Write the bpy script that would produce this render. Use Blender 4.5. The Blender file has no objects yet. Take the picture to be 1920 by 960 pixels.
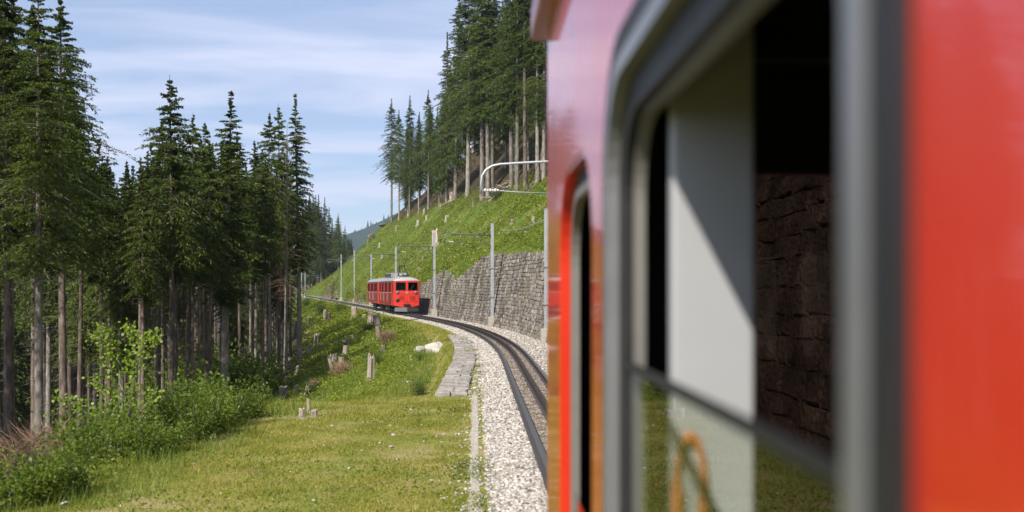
import bpy, bmesh, math, random
import numpy as np
from mathutils import Vector, Matrix
random.seed(7); RNG = np.random.default_rng(7)
C = bpy.context.scene.collection
SC = bpy.context.scene
R = math.radians
# ------------------------------------------------------------------ camera, sky, sun, exposure
F = 1900.0; VX, VY, HC = 900.0, 540.0, 2.6         # focal length in pixels, vanishing point of the coach axis, eye height over the rail
cam = bpy.data.cameras.new('camera'); cam_o = bpy.data.objects.new('camera', cam); C.objects.link(cam_o)
cam_o.location = (0, 0, HC); cam_o.rotation_euler = (R(90), 0, 0)
cam.sensor_width = 36; cam.lens = 36 * F / 1920
cam.shift_x = 60 / 1920; cam.shift_y = 60 / 1920
cam.clip_start = 0.05; cam.clip_end = 9000
cam.dof.use_dof = True; cam.dof.focus_distance = 75; cam.dof.aperture_fstop = 1.9
SC.camera = cam_o
SUN_EL, SUN_AZ = R(43), R(209)                     # azimuth clockwise from +Y: behind and to the left of the camera
world = bpy.data.worlds.new('World'); SC.world = world; world.use_nodes = True
def build_world():
    nt = world.node_tree; nt.nodes.clear(); N = nt.nodes.new; L = nt.links.new
    out = N('ShaderNodeOutputWorld'); bg = N('ShaderNodeBackground'); bg.inputs['Strength'].default_value = 0.10
    sky = N('ShaderNodeTexSky'); sky.sky_type = 'NISHITA'; sky.sun_disc = False
    sky.sun_elevation = SUN_EL; sky.sun_rotation = SUN_AZ; sky.altitude = 1300; sky.air_density = 1.0; sky.dust_density = 2.2; sky.ozone_density = 2.5
    tc = N('ShaderNodeTexCoord'); sep = N('ShaderNodeSeparateXYZ'); L(tc.outputs['Generated'], sep.inputs[0])
    mx = N('ShaderNodeMath'); mx.operation = 'MAXIMUM'; mx.inputs[1].default_value = 0.03; L(sep.outputs['Z'], mx.inputs[0])
    ad = N('ShaderNodeMath'); ad.operation = 'ADD'; ad.inputs[1].default_value = 0.06; L(mx.outputs[0], ad.inputs[0])
    dx = N('ShaderNodeMath'); dx.operation = 'DIVIDE'; L(sep.outputs['X'], dx.inputs[0]); L(ad.outputs[0], dx.inputs[1])
    dy = N('ShaderNodeMath'); dy.operation = 'DIVIDE'; L(sep.outputs['Y'], dy.inputs[0]); L(ad.outputs[0], dy.inputs[1])
    cmb = N('ShaderNodeCombineXYZ'); L(dx.outputs[0], cmb.inputs['X']); L(dy.outputs[0], cmb.inputs['Y'])
    mp = N('ShaderNodeMapping'); mp.inputs['Rotation'].default_value = (0, 0, R(-10)); mp.inputs['Scale'].default_value = (0.55, 1.0, 1); mp.inputs['Location'].default_value = (3.1, 1.7, 0)
    L(cmb.outputs[0], mp.inputs[0])
    n1 = N('ShaderNodeTexNoise'); n1.inputs['Scale'].default_value = 0.9; n1.inputs['Detail'].default_value = 9; n1.inputs['Roughness'].default_value = 0.55; n1.inputs['Distortion'].default_value = 1.1
    L(mp.outputs[0], n1.inputs['Vector'])
    rp = N('ShaderNodeValToRGB'); rp.color_ramp.elements[0].position = 0.42; rp.color_ramp.elements[1].position = 0.66
    L(n1.outputs['Fac'], rp.inputs[0])
    mul = N('ShaderNodeMath'); mul.operation = 'MULTIPLY'; mul.inputs[1].default_value = 0.9; L(rp.outputs['Color'], mul.inputs[0])
    mix = N('ShaderNodeMix'); mix.data_type = 'RGBA'; L(mul.outputs[0], mix.inputs['Factor']); L(sky.outputs[0], mix.inputs['A'])
    mix.inputs['B'].default_value = (7.0, 6.9, 8.0, 1)
    # a thin, even veil of high cloud over the whole sky
    veil = N('ShaderNodeMix'); veil.data_type = 'RGBA'; veil.inputs['Factor'].default_value = 0.22
    L(mix.outputs['Result'], veil.inputs['A']); veil.inputs['B'].default_value = (5.0, 5.3, 7.3, 1)
    L(veil.outputs['Result'], bg.inputs['Color']); L(bg.outputs[0], out.inputs[0])
build_world()
sun = bpy.data.lights.new('sun', 'SUN'); sun.energy = 5.0; sun.angle = R(0.53); sun.color = (1.0, 0.93, 0.82)
sun_o = bpy.data.objects.new('sun', sun); C.objects.link(sun_o)
SUND = Vector((math.sin(SUN_AZ) * math.cos(SUN_EL), math.cos(SUN_AZ) * math.cos(SUN_EL), math.sin(SUN_EL)))
sun_o.rotation_euler = SUND.to_track_quat('Z', 'Y').to_euler(); sun_o.location = (-30, -30, 60)
SC.view_settings.view_transform = 'Standard'; SC.view_settings.look = 'None'; SC.view_settings.exposure = 0.70; SC.view_settings.gamma = 1.0
SC.render.engine = 'CYCLES'
cy = SC.cycles; cy.use_denoising = True; cy.max_bounces = 8; cy.diffuse_bounces = 3; cy.glossy_bounces = 4; cy.transmission_bounces = 4; cy.transparent_max_bounces = 12
cy.caustics_reflective = False; cy.caustics_refractive = False; cy.volume_bounces = 0

# ------------------------------------------------------------------ materials
def base_mat(name):
    m = bpy.data.materials.new(name); m.use_nodes = True
    nt = m.node_tree; return m, nt, nt.nodes['Principled BSDF'], nt.nodes.new, nt.links.new
def plain(name, col, rough=0.5, metal=0.0, spec=0.5, coat=0.0, var=0.12, scale=6.0, bump=0.0, space='Object'):
    m, nt, p, N, L = base_mat(name)
    tc = N('ShaderNodeTexCoord'); n = N('ShaderNodeTexNoise'); n.inputs['Scale'].default_value = scale; n.inputs['Detail'].default_value = 6
    if space == 'World':
        g = N('ShaderNodeNewGeometry'); L(g.outputs['Position'], n.inputs['Vector'])
    else: L(tc.outputs['Object'], n.inputs['Vector'])
    mix = N('ShaderNodeMix'); mix.data_type = 'RGBA'
    mix.inputs['A'].default_value = (*[max(0, c * (1 - var)) for c in col], 1); mix.inputs['B'].default_value = (*[min(1, c * (1 + var)) for c in col], 1)
    L(n.outputs['Fac'], mix.inputs['Factor']); L(mix.outputs['Result'], p.inputs['Base Color'])
    mr = N('ShaderNodeMapRange'); mr.inputs['To Min'].default_value = max(0, rough - 0.08); mr.inputs['To Max'].default_value = min(1, rough + 0.08)
    L(n.outputs['Fac'], mr.inputs['Value']); L(mr.outputs[0], p.inputs['Roughness'])
    p.inputs['Metallic'].default_value = metal; p.inputs['Specular IOR Level'].default_value = spec; p.inputs['Coat Weight'].default_value = coat; p.inputs['Coat Roughness'].default_value = 0.055
    if bump:
        b = N('ShaderNodeBump'); b.inputs['Strength'].default_value = bump; b.inputs['Distance'].default_value = 0.02
        L(n.outputs['Fac'], b.inputs['Height']); L(b.outputs[0], p.inputs['Normal'])
    return m
def multi(name, cols, scale=1.0, rough=0.9, bump=0.4, bscale=12.0, bdist=0.03, rnd=0.25, detail=8, space='World', stretch=(1, 1, 1)):
    """colour ramp of several tones over noise, plus per-object variation and fine relief"""
    m, nt, p, N, L = base_mat(name)
    g = N('ShaderNodeNewGeometry'); tc = N('ShaderNodeTexCoord'); src = g.outputs['Position'] if space == 'World' else tc.outputs['Object']
    mp = N('ShaderNodeMapping'); mp.inputs['Scale'].default_value = stretch; L(src, mp.inputs[0])
    n = N('ShaderNodeTexNoise'); n.inputs['Scale'].default_value = scale; n.inputs['Detail'].default_value = detail; n.inputs['Roughness'].default_value = 0.65; L(mp.outputs[0], n.inputs['Vector'])
    rp = N('ShaderNodeValToRGB'); el = rp.color_ramp.elements
    while len(el) < len(cols): el.new(0.5)
    for i, c in enumerate(cols):
        el[i].position = 0.3 + 0.4 * i / (len(cols) - 1); el[i].color = (*c, 1)
    L(n.outputs['Fac'], rp.inputs[0])
    oi = N('ShaderNodeObjectInfo'); mr = N('ShaderNodeMapRange'); mr.inputs['To Min'].default_value = 1 - rnd; mr.inputs['To Max'].default_value = 1 + rnd
    L(oi.outputs['Random'], mr.inputs['Value'])
    hs = N('ShaderNodeHueSaturation'); L(rp.outputs['Color'], hs.inputs['Color']); L(mr.outputs[0], hs.inputs['Value'])
    L(hs.outputs[0], p.inputs['Base Color']); p.inputs['Roughness'].default_value = rough; p.inputs['Specular IOR Level'].default_value = 0.25
    if bump:
        n2 = N('ShaderNodeTexNoise'); n2.inputs['Scale'].default_value = bscale; n2.inputs['Detail'].default_value = 8; L(mp.outputs[0], n2.inputs['Vector'])
        b = N('ShaderNodeBump'); b.inputs['Strength'].default_value = bump; b.inputs['Distance'].default_value = bdist
        L(n2.outputs['Fac'], b.inputs['Height']); L(b.outputs[0], p.inputs['Normal'])
    return m
def island(name, cols, rough=0.9, streak=0.12):
    """each loose piece of the mesh takes its own tone from the ramp"""
    m, nt, p, N, L = base_mat(name)
    g = N('ShaderNodeNewGeometry'); rp = N('ShaderNodeValToRGB'); el = rp.color_ramp.elements
    while len(el) < len(cols): el.new(0.5)
    for i, c in enumerate(cols): el[i].position = i / (len(cols) - 1); el[i].color = (*c, 1)
    L(g.outputs['Random Per Island'], rp.inputs[0])
    n = N('ShaderNodeTexNoise'); n.inputs['Scale'].default_value = 9; n.inputs['Detail'].default_value = 6; L(g.outputs['Position'], n.inputs['Vector'])
    mx = N('ShaderNodeMix'); mx.data_type = 'RGBA'; mx.blend_type = 'MULTIPLY'; mx.inputs['Factor'].default_value = 0.6
    r2 = N('ShaderNodeMapRange'); r2.inputs['From Min'].default_value = 0.3; r2.inputs['From Max'].default_value = 0.7; r2.inputs['To Min'].default_value = 0.45; r2.inputs['To Max'].default_value = 1.25
    L(n.outputs['Fac'], r2.inputs['Value']); L(rp.outputs[0], mx.inputs['A']); L(r2.outputs[0], mx.inputs['B'])
    mp = N('ShaderNodeMapping'); mp.inputs['Scale'].default_value = (1, 1, .16); L(g.outputs['Position'], mp.inputs[0])      # long damp streaks
    n3 = N('ShaderNodeTexNoise'); n3.inputs['Scale'].default_value = 1.1; n3.inputs['Detail'].default_value = 5; L(mp.outputs[0], n3.inputs['Vector'])
    r3 = N('ShaderNodeMapRange'); r3.inputs['From Min'].default_value = 0.35; r3.inputs['From Max'].default_value = 0.62; r3.inputs['To Min'].default_value = 1 - streak; r3.inputs['To Max'].default_value = 1.08; L(n3.outputs['Fac'], r3.inputs['Value'])
    m3 = N('ShaderNodeMix'); m3.data_type = 'RGBA'; m3.blend_type = 'MULTIPLY'; m3.inputs['Factor'].default_value = 1; L(mx.outputs['Result'], m3.inputs['A']); L(r3.outputs[0], m3.inputs['B'])
    L(m3.outputs['Result'], p.inputs['Base Color']); p.inputs['Roughness'].default_value = rough; p.inputs['Specular IOR Level'].default_value = 0.25
    b = N('ShaderNodeBump'); b.inputs['Strength'].default_value = .6; b.inputs['Distance'].default_value = .05; L(n.outputs['Fac'], b.inputs['Height']); L(b.outputs[0], p.inputs['Normal'])
    return m
def leaf(name, cols, scale=0.6, trans=0.4, rnd=0.2, per_island=True):
    m = bpy.data.materials.new(name); m.use_nodes = True; nt = m.node_tree; nt.nodes.clear(); N = nt.nodes.new; L = nt.links.new
    out = N('ShaderNodeOutputMaterial'); g = N('ShaderNodeNewGeometry')
    n = N('ShaderNodeTexNoise'); n.inputs['Scale'].default_value = scale; n.inputs['Detail'].default_value = 4; L(g.outputs['Position'], n.inputs['Vector'])
    ad = N('ShaderNodeMath'); ad.operation = 'MULTIPLY_ADD'; L(g.outputs['Random Per Island'], ad.inputs[0]); ad.inputs[1].default_value = 0.5 if per_island else 0.0
    mr0 = N('ShaderNodeMapRange'); mr0.inputs['From Min'].default_value = 0.3; mr0.inputs['From Max'].default_value = 0.7; mr0.inputs['To Max'].default_value = 0.5 if per_island else 1.0
    L(n.outputs['Fac'], mr0.inputs['Value']); L(mr0.outputs[0], ad.inputs[2])
    rp = N('ShaderNodeValToRGB'); el = rp.color_ramp.elements
    while len(el) < len(cols): el.new(0.5)
    for i, c in enumerate(cols): el[i].position = i / (len(cols) - 1); el[i].color = (*c, 1)
    L(ad.outputs[0], rp.inputs[0])
    oi = N('ShaderNodeObjectInfo'); mr = N('ShaderNodeMapRange'); mr.inputs['To Min'].default_value = 1 - rnd; mr.inputs['To Max'].default_value = 1 + rnd; L(oi.outputs['Random'], mr.inputs['Value'])
    hs = N('ShaderNodeHueSaturation'); L(rp.outputs[0], hs.inputs['Color']); L(mr.outputs[0], hs.inputs['Value'])
    d = N('ShaderNodeBsdfDiffuse'); t = N('ShaderNodeBsdfTranslucent'); L(hs.outputs[0], d.inputs['Color'])
    tcx = N('ShaderNodeMix'); tcx.data_type = 'RGBA'; tcx.blend_type = 'MULTIPLY'; tcx.inputs['Factor'].default_value = 1; L(hs.outputs[0], tcx.inputs['A']); tcx.inputs['B'].default_value = (1.3, 1.35, 0.5, 1)
    L(tcx.outputs['Result'], t.inputs['Color'])
    mx = N('ShaderNodeMixShader'); mx.inputs[0].default_value = trans; L(d.outputs[0], mx.inputs[1]); L(t.outputs[0], mx.inputs[2])
    gl = N('ShaderNodeBsdfGlossy'); gl.inputs['Roughness'].default_value = 0.45; gl.inputs['Color'].default_value = (1, 1, 1, 1)
    mx2 = N('ShaderNodeMixShader'); mx2.inputs[0].default_value = 0.012; L(mx.outputs[0], mx2.inputs[1]); L(gl.outputs[0], mx2.inputs[2])
    L(mx2.outputs[0], out.inputs[0]); return m
def glass(name, tint, rough=0.0, ior=1.5):
    """thin pane: tinted straight transmission plus Fresnel reflection"""
    m = bpy.data.materials.new(name); m.use_nodes = True; nt = m.node_tree; nt.nodes.clear(); N = nt.nodes.new; L = nt.links.new
    out = N('ShaderNodeOutputMaterial'); fr = N('ShaderNodeFresnel'); fr.inputs['IOR'].default_value = ior
    tr = N('ShaderNodeBsdfTransparent'); tr.inputs['Color'].default_value = (*tint, 1)
    gl = N('ShaderNodeBsdfGlossy'); gl.inputs['Roughness'].default_value = rough
    mx = N('ShaderNodeMixShader'); g = N('ShaderNodeNewGeometry'); one = N('ShaderNodeMath'); one.operation = 'SUBTRACT'; one.inputs[0].default_value = 1; L(g.outputs['Backfacing'], one.inputs[1]); mu = N('ShaderNodeMath'); mu.operation = 'MULTIPLY'; L(fr.outputs[0], mu.inputs[0]); L(one.outputs[0], mu.inputs[1])   # the pane reflects once, at its outer face
    L(mu.outputs[0], mx.inputs[0]); L(tr.outputs[0], mx.inputs[1]); L(gl.outputs[0], mx.inputs[2]); L(mx.outputs[0], out.inputs[0])
    return m
M = {}
M['red'] = plain('red_paint', (0.58, 0.032, 0.010), 0.28, coat=0.7, var=0.10, scale=3)
M['red_far'] = plain('red_paint_weathered', (0.58, 0.034, 0.020), 0.42, coat=0.25, var=0.28, scale=1.6)
M['red_dark'] = plain('dark_red_paint', (0.20, 0.016, 0.012), 0.35, coat=0.4, var=0.12, scale=2)
M['gutter'] = plain('gutter_red', (0.22, 0.03, 0.02), 0.4, coat=0.3)
M['roof'] = plain('roof_grey', (0.25, 0.255, 0.26), 0.55, var=0.15, scale=1.5)
M['roof_white'] = plain('roof_front_white', (0.36, 0.36, 0.36), 0.45, var=0.06)
M['black'] = plain('black_rubber', (0.012, 0.012, 0.013), 0.55, var=0.2)
M['darkmetal'] = plain('dark_metal', (0.03, 0.03, 0.032), 0.5, metal=0.3, var=0.3)
M['alu'] = plain('aluminium_frame', (0.25, 0.255, 0.265), 0.36, metal=0.45, var=0.10, scale=14)
M['alu_dull'] = plain('dull_frame', (0.19, 0.185, 0.17), 0.5, metal=0.2, var=0.12, scale=14)
M['panel'] = plain('grey_panel', (0.36, 0.37, 0.385), 0.45, var=0.07, scale=5)
M['cabin'] = plain('unlit_dark_cabin', (0.018, 0.017, 0.015), 0.7, var=0.15)  # near-black colour carries the shade of the unlit interior
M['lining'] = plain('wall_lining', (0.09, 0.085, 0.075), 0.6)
M['floor'] = plain('rubber_floor', (0.03, 0.03, 0.03), 0.8)
M['leather'] = plain('orange_leather', (0.42, 0.13, 0.03), 0.5, var=0.35, scale=30)
M['seat'] = plain('seat_fabric', (0.05, 0.06, 0.09), 0.8)
M['galv'] = plain('galvanised_steel', (0.42, 0.44, 0.465), 0.42, metal=0.4, var=0.18, scale=3)
M['galv_dark'] = plain('dark_steel_arm', (0.13, 0.135, 0.14), 0.5, metal=0.4, var=0.2)
M['concrete'] = plain('concrete', (0.36, 0.325, 0.27), 0.9, var=0.3, scale=4, bump=0.4)
M['insul'] = plain('ceramic', (0.62, 0.62, 0.60), 0.25)
M['chrome'] = plain('lamp_ring', (0.35, 0.35, 0.36), 0.3, metal=0.7)
M['lens'] = plain('lamp_lens', (0.12, 0.12, 0.12), 0.08, spec=0.8)
M['rail'] = plain('rail_steel', (0.055, 0.042, 0.036), 0.5, metal=0.35, var=0.35, scale=7, space='World')
M['rail_top'] = plain('rail_running_surface', (0.22, 0.22, 0.23), 0.32, metal=0.8, var=0.2, scale=5, space='World')
M['sleeper'] = plain('rusty_sleeper', (0.10, 0.07, 0.05), 0.8, var=0.35, scale=5, space='World')
M['wire'] = plain('copper_wire', (0.07, 0.06, 0.05), 0.5, metal=0.5)
M['pane'] = glass('pane_glass', (0.90, 0.92, 0.90))
M['tint'] = glass('dark_tint_glass', (0.31, 0.285, 0.27))  # strong tint, added to darken the wall seen through the windscreen
M['pane_far'] = glass('coach_glass', (0.6, 0.61, 0.6), 0.03)
M['plough'] = plain('plough_grey', (0.032, 0.033, 0.034), 0.5, var=0.15)
M['white'] = plain('white_line', (0.48, 0.40, 0.35), 0.5)
M['bark'] = multi('spruce_bark', [(0.045, 0.035, 0.028), (0.13, 0.10, 0.08), (0.25, 0.205, 0.165)], scale=5, stretch=(1, 1, 0.25), bscale=18, rnd=0.35, space='Object')
M['bark_pale'] = multi('pale_spruce_bark', [(0.085, 0.074, 0.062), (0.20, 0.178, 0.152), (0.34, 0.305, 0.265)], scale=5, stretch=(1, 1, 0.25), bscale=18, rnd=0.25, space='Object')
M['twig'] = multi('dead_twigs', [(0.10, 0.08, 0.065), (0.2, 0.17, 0.14)], scale=5, bump=0, rnd=0.3)
M['deadtwig'] = multi('brown_dead_branches', [(0.13, 0.075, 0.045), (0.30, 0.20, 0.13)], scale=5, bump=0, rnd=0.2)
M['needle'] = leaf('spruce_needles', [(0.024, 0.040, 0.008), (0.064, 0.092, 0.015), (0.135, 0.165, 0.028)], scale=0.35, trans=0.25, rnd=0.28)
M['needle_lit'] = leaf('spruce_needles_sunlit', [(0.027, 0.046, 0.009), (0.068, 0.102, 0.017), (0.14, 0.175, 0.03)], scale=0.35, trans=0.3, rnd=0.25)  # lit copy of the needles: sunlight put into slightly brighter greens
M['stumpwood'] = multi('weathered_stump', [(0.13, 0.10, 0.08), (0.30, 0.25, 0.205), (0.46, 0.40, 0.33)], scale=9, stretch=(1, 1, 0.25), bscale=25, rnd=0.3, space='Object')
M['stumpdark'] = multi('dark_stump', [(0.05, 0.045, 0.04), (0.12, 0.105, 0.09), (0.22, 0.19, 0.17)], scale=9, stretch=(1, 1, 0.25), bscale=25, rnd=0.2, space='Object')
M['stumptop'] = multi('cut_wood', [(0.34, 0.27, 0.19), (0.50, 0.42, 0.31)], scale=12, bump=0.1, rnd=0.15, space='Object')
M['rock'] = multi('pale_rock', [(0.22, 0.20, 0.175), (0.42, 0.39, 0.35), (0.56, 0.53, 0.485)], scale=3, bscale=7, bdist=0.12, rnd=0.12)
M['rock_pink'] = multi('outcrop_rock', [(0.06, 0.055, 0.03), (0.13, 0.115, 0.07), (0.26, 0.22, 0.17)], scale=1.2, bscale=5, bdist=0.2, rnd=0.12)
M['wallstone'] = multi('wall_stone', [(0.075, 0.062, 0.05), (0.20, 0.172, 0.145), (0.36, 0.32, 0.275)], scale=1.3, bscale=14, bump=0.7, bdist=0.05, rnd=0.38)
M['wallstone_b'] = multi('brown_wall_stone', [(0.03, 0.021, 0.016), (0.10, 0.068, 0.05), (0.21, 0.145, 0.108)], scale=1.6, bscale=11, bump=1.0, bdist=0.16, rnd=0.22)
M['wallstone_i'] = island('wall_stone_joined', [(0.135, 0.118, 0.10), (0.22, 0.198, 0.17), (0.35, 0.32, 0.28), (0.17, 0.15, 0.128), (0.28, 0.252, 0.22)], streak=0.5)
M['mortar'] = plain('wall_core', (0.13, 0.112, 0.092), 0.95, var=0.4, scale=3, bump=0.6, space='World')
M['slabstone'] = multi('slab_stone', [(0.13, 0.118, 0.10), (0.26, 0.24, 0.215), (0.38, 0.355, 0.32)], scale=6, bscale=16, rnd=0.25)
M['ballast'] = island('ballast_stone', [(0.34, 0.31, 0.275), (0.50, 0.47, 0.425), (0.19, 0.17, 0.15), (0.60, 0.57, 0.52), (0.40, 0.36, 0.31), (0.29, 0.23, 0.18)])
M['ballast_rust'] = island('stained_ballast_stone', [(0.16, 0.125, 0.095), (0.28, 0.235, 0.19), (0.10, 0.08, 0.065), (0.36, 0.31, 0.255), (0.21, 0.17, 0.135)])
M['ballast_bed'] = multi('ballast_bed', [(0.12, 0.10, 0.085), (0.30, 0.27, 0.235), (0.46, 0.43, 0.385)], scale=14, bscale=20, rnd=0)
M['grass'] = leaf('lawn_grass', [(0.115, 0.13, 0.022), (0.215, 0.225, 0.038), (0.315, 0.30, 0.065), (0.46, 0.37, 0.15)], scale=1.0, trans=0.35, rnd=0)
M['herb'] = leaf('herb_leaf', [(0.055, 0.085, 0.012), (0.13, 0.175, 0.02), (0.22, 0.25, 0.033), (0.31, 0.30, 0.07)], scale=0.35, trans=0.4, rnd=0)
M['herb_dark'] = leaf('undergrowth_leaf', [(0.02, 0.042, 0.010), (0.045, 0.085, 0.018), (0.09, 0.13, 0.028)], scale=0.5, trans=0.35, rnd=0)
M['bush'] = leaf('bush_leaf', [(0.05, 0.088, 0.016), (0.12, 0.175, 0.028), (0.235, 0.28, 0.05)], scale=1.6, trans=0.48, rnd=0.2)
M['sapling'] = leaf('sapling_leaf', [(0.10, 0.17, 0.02), (0.21, 0.30, 0.035), (0.33, 0.41, 0.06)], scale=1.6, trans=0.45, rnd=0.1)
M['tallgrass'] = leaf('tall_grass', [(0.08, 0.13, 0.02), (0.15, 0.21, 0.035), (0.27, 0.29, 0.08)], scale=0.8, trans=0.4, rnd=0)
M['flower'] = leaf('white_blossom', [(0.75, 0.73, 0.62), (0.72, 0.66, 0.30), (0.8, 0.78, 0.7)], scale=0.4, trans=0.2, rnd=0)
M['farforest'] = leaf('far_forest', [(0.010, 0.020, 0.010), (0.022, 0.038, 0.015), (0.035, 0.055, 0.02)], scale=0.02, trans=0.1, rnd=0)

# ------------------------------------------------------------------ mesh helpers
class MB:
    def __init__(s): s.v = []; s.f = []; s.m = []; s.cur = 0
    def add(s, vs, fs):
        o = len(s.v); s.v += [tuple(v) for v in vs]
        for f in fs: s.f.append([i + o for i in f]); s.m.append(s.cur)
        return s
    def box(s, x0, x1, y0, y1, z0, z1, mat=None):
        vs = [(x, y, z) for z in (z0, z1) for y in (y0, y1) for x in (x0, x1)]
        if mat is not None: vs = [tuple(mat @ Vector(v)) for v in vs]
        return s.add(vs, [(0, 2, 3, 1), (4, 5, 7, 6), (0, 1, 5, 4), (2, 6, 7, 3), (0, 4, 6, 2), (1, 3, 7, 5)])
    def bbox(s, x0, x1, y0, y1, z0, z1, b):
        """box with bevelled edges"""
        bm = bmesh.new(); bmesh.ops.create_cube(bm, size=1)
        for v in bm.verts: v.co = Vector(((x0 + x1) / 2 + v.co.x * (x1 - x0), (y0 + y1) / 2 + v.co.y * (y1 - y0), (z0 + z1) / 2 + v.co.z * (z1 - z0)))
        bmesh.ops.bevel(bm, geom=list(bm.edges), offset=b, segments=2, affect='EDGES', profile=0.5)
        bm.verts.index_update(); s.add([v.co[:] for v in bm.verts], [[v.index for v in f.verts] for f in bm.faces]); bm.free(); return s
    def tube(s, pts, r, n=8, cap=True):
        """tube along points, r a number or a list"""
        P = [Vector(p) for p in pts]; k = len(P); rs = r if isinstance(r, (list, tuple)) else [r] * k
        vs = []; up = None
        for i, p in enumerate(P):
            t = (P[min(i + 1, k - 1)] - P[max(i - 1, 0)]).normalized()
            if up is None: up = Vector((0, 0, 1)) if abs(t.z) < 0.9 else Vector((1, 0, 0))
            a = t.cross(up).normalized(); b = a.cross(t).normalized(); up = b
            for j in range(n):
                w = 2 * math.pi * j / n; vs.append(p + (a * math.cos(w) + b * math.sin(w)) * rs[i])
        fs = [(i * n + j, i * n + (j + 1) % n, (i + 1) * n + (j + 1) % n, (i + 1) * n + j) for i in range(k - 1) for j in range(n)]
        if cap: fs += [list(range(n))[::-1], [(k - 1) * n + j for j in range(n)]]
        return s.add(vs, fs)
    def prism(s, prof, axis, a, b):
        """extrude the 2D profile between a and b along axis ('x': profile is (y,z); 'y': (x,z); 'z': (x,y))"""
        def q(p, t): return {'x': (t, p[0], p[1]), 'y': (p[0], t, p[1]), 'z': (p[0], p[1], t)}[axis]
        n = len(prof); vs = [q(p, a) for p in prof] + [q(p, b) for p in prof]
        fs = [(i, (i + 1) % n, n + (i + 1) % n, n + i) for i in range(n)] + [list(range(n))[::-1], list(range(n, 2 * n))]
        return s.add(vs, fs)
    def disc(s, c, axis, r, depth, n=20):
        c = Vector(c); d = Vector(axis).normalized()
        return s.tube([c, c + d * depth], r, n)
    def ring(s, lo, li, x0, x1):
        """frame between two (y,z) loops of equal length, from x0 to x1"""
        n = len(lo); vs = [(x0, y, z) for y, z in lo] + [(x0, y, z) for y, z in li] + [(x1, y, z) for y, z in lo] + [(x1, y, z) for y, z in li]
        fs = []
        for i in range(n):
            j = (i + 1) % n
            fs += [(i, j, n + j, n + i), (2 * n + i, 3 * n + i, 3 * n + j, 2 * n + j), (i, 2 * n + i, 2 * n + j, j), (n + i, n + j, 3 * n + j, 3 * n + i)]
        return s.add(vs, fs)
    def build(s, name, mat, parent=None, smooth=False, world=False):
        me = bpy.data.meshes.new(name); v = s.v
        if world and parent is not None:
            o = parent.location; v = [(a - o.x, b - o.y, c - o.z) for a, b, c in v]
        me.from_pydata(v, [], s.f); mats = mat if isinstance(mat, (list, tuple)) else [mat]
        for m in mats: me.materials.append(m)
        if len(mats) > 1: me.polygons.foreach_set('material_index', s.m)
        bm = bmesh.new(); bm.from_mesh(me); bmesh.ops.recalc_face_normals(bm, faces=bm.faces); bm.to_mesh(me); bm.free()
        if smooth: me.shade_smooth()
        ob = bpy.data.objects.new(name, me); C.objects.link(ob)
        if parent is not None: ob.parent = parent
        return ob
def mesh_np(name, V, Fc, mat, smooth=False):
    """V (n,3), Fc (m,k) -> mesh datablock"""
    me = bpy.data.meshes.new(name); V = np.asarray(V, np.float32); Fc = np.asarray(Fc, np.int32); m, k = Fc.shape
    me.vertices.add(len(V)); me.vertices.foreach_set('co', V.ravel())
    me.loops.add(m * k); me.loops.foreach_set('vertex_index', Fc.ravel())
    me.polygons.add(m); me.polygons.foreach_set('loop_start', np.arange(0, m * k, k, dtype=np.int32))
    me.materials.append(mat); me.update(calc_edges=True)
    if smooth: me.shade_smooth()
    return me
def link(name, me, parent=None):
    ob = bpy.data.objects.new(name, me); C.objects.link(ob)
    if parent is not None: ob.parent = parent
    return ob
def empty(name, loc=(0, 0, 0), rz=0.0):
    o = bpy.data.objects.new(name, None); C.objects.link(o); o.location = loc; o.rotation_euler = (0, 0, rz); o.empty_display_size = 0.2; return o
def tag(o, label=None, cat=None, group=None, kind=None):
    if label: o['label'] = label
    if cat: o['category'] = cat
    if group: o['group'] = group
    if kind: o['kind'] = kind
    return o
ORD = 'first second third fourth fifth sixth seventh eighth ninth tenth eleventh twelfth thirteenth fourteenth fifteenth sixteenth seventeenth eighteenth nineteenth twentieth'.split()
TENS = ['', '', 'twenty', 'thirty', 'forty', 'fifty', 'sixty', 'seventy', 'eighty', 'ninety']
def ordinal(i):
    if i < 20: return ORD[i]
    n = i + 1
    if n % 10 == 0: return TENS[n // 10][:-1] + 'ieth' if n < 100 else 'hundredth'
    return TENS[n // 10] + '-' + ORD[n % 10 - 1]
def sm(a, b, x): t = np.clip((np.asarray(x, float) - a) / (b - a), 0, 1); return t * t * (3 - 2 * t)
def vnoise(x, y, seed=0):
    x = np.asarray(x, float); y = np.asarray(y, float); xi = np.floor(x).astype(np.int64); yi = np.floor(y).astype(np.int64); fx = x - xi; fy = y - yi
    def h(a, b):
        q = np.sin(a * 127.1 + b * 311.7 + seed * 74.7) * 43758.5453; return q - np.floor(q)
    fx = fx * fx * (3 - 2 * fx); fy = fy * fy * (3 - 2 * fy)
    return (h(xi, yi) * (1 - fx) + h(xi + 1, yi) * fx) * (1 - fy) + (h(xi, yi + 1) * (1 - fx) + h(xi + 1, yi + 1) * fx) * fy - 0.5

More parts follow.
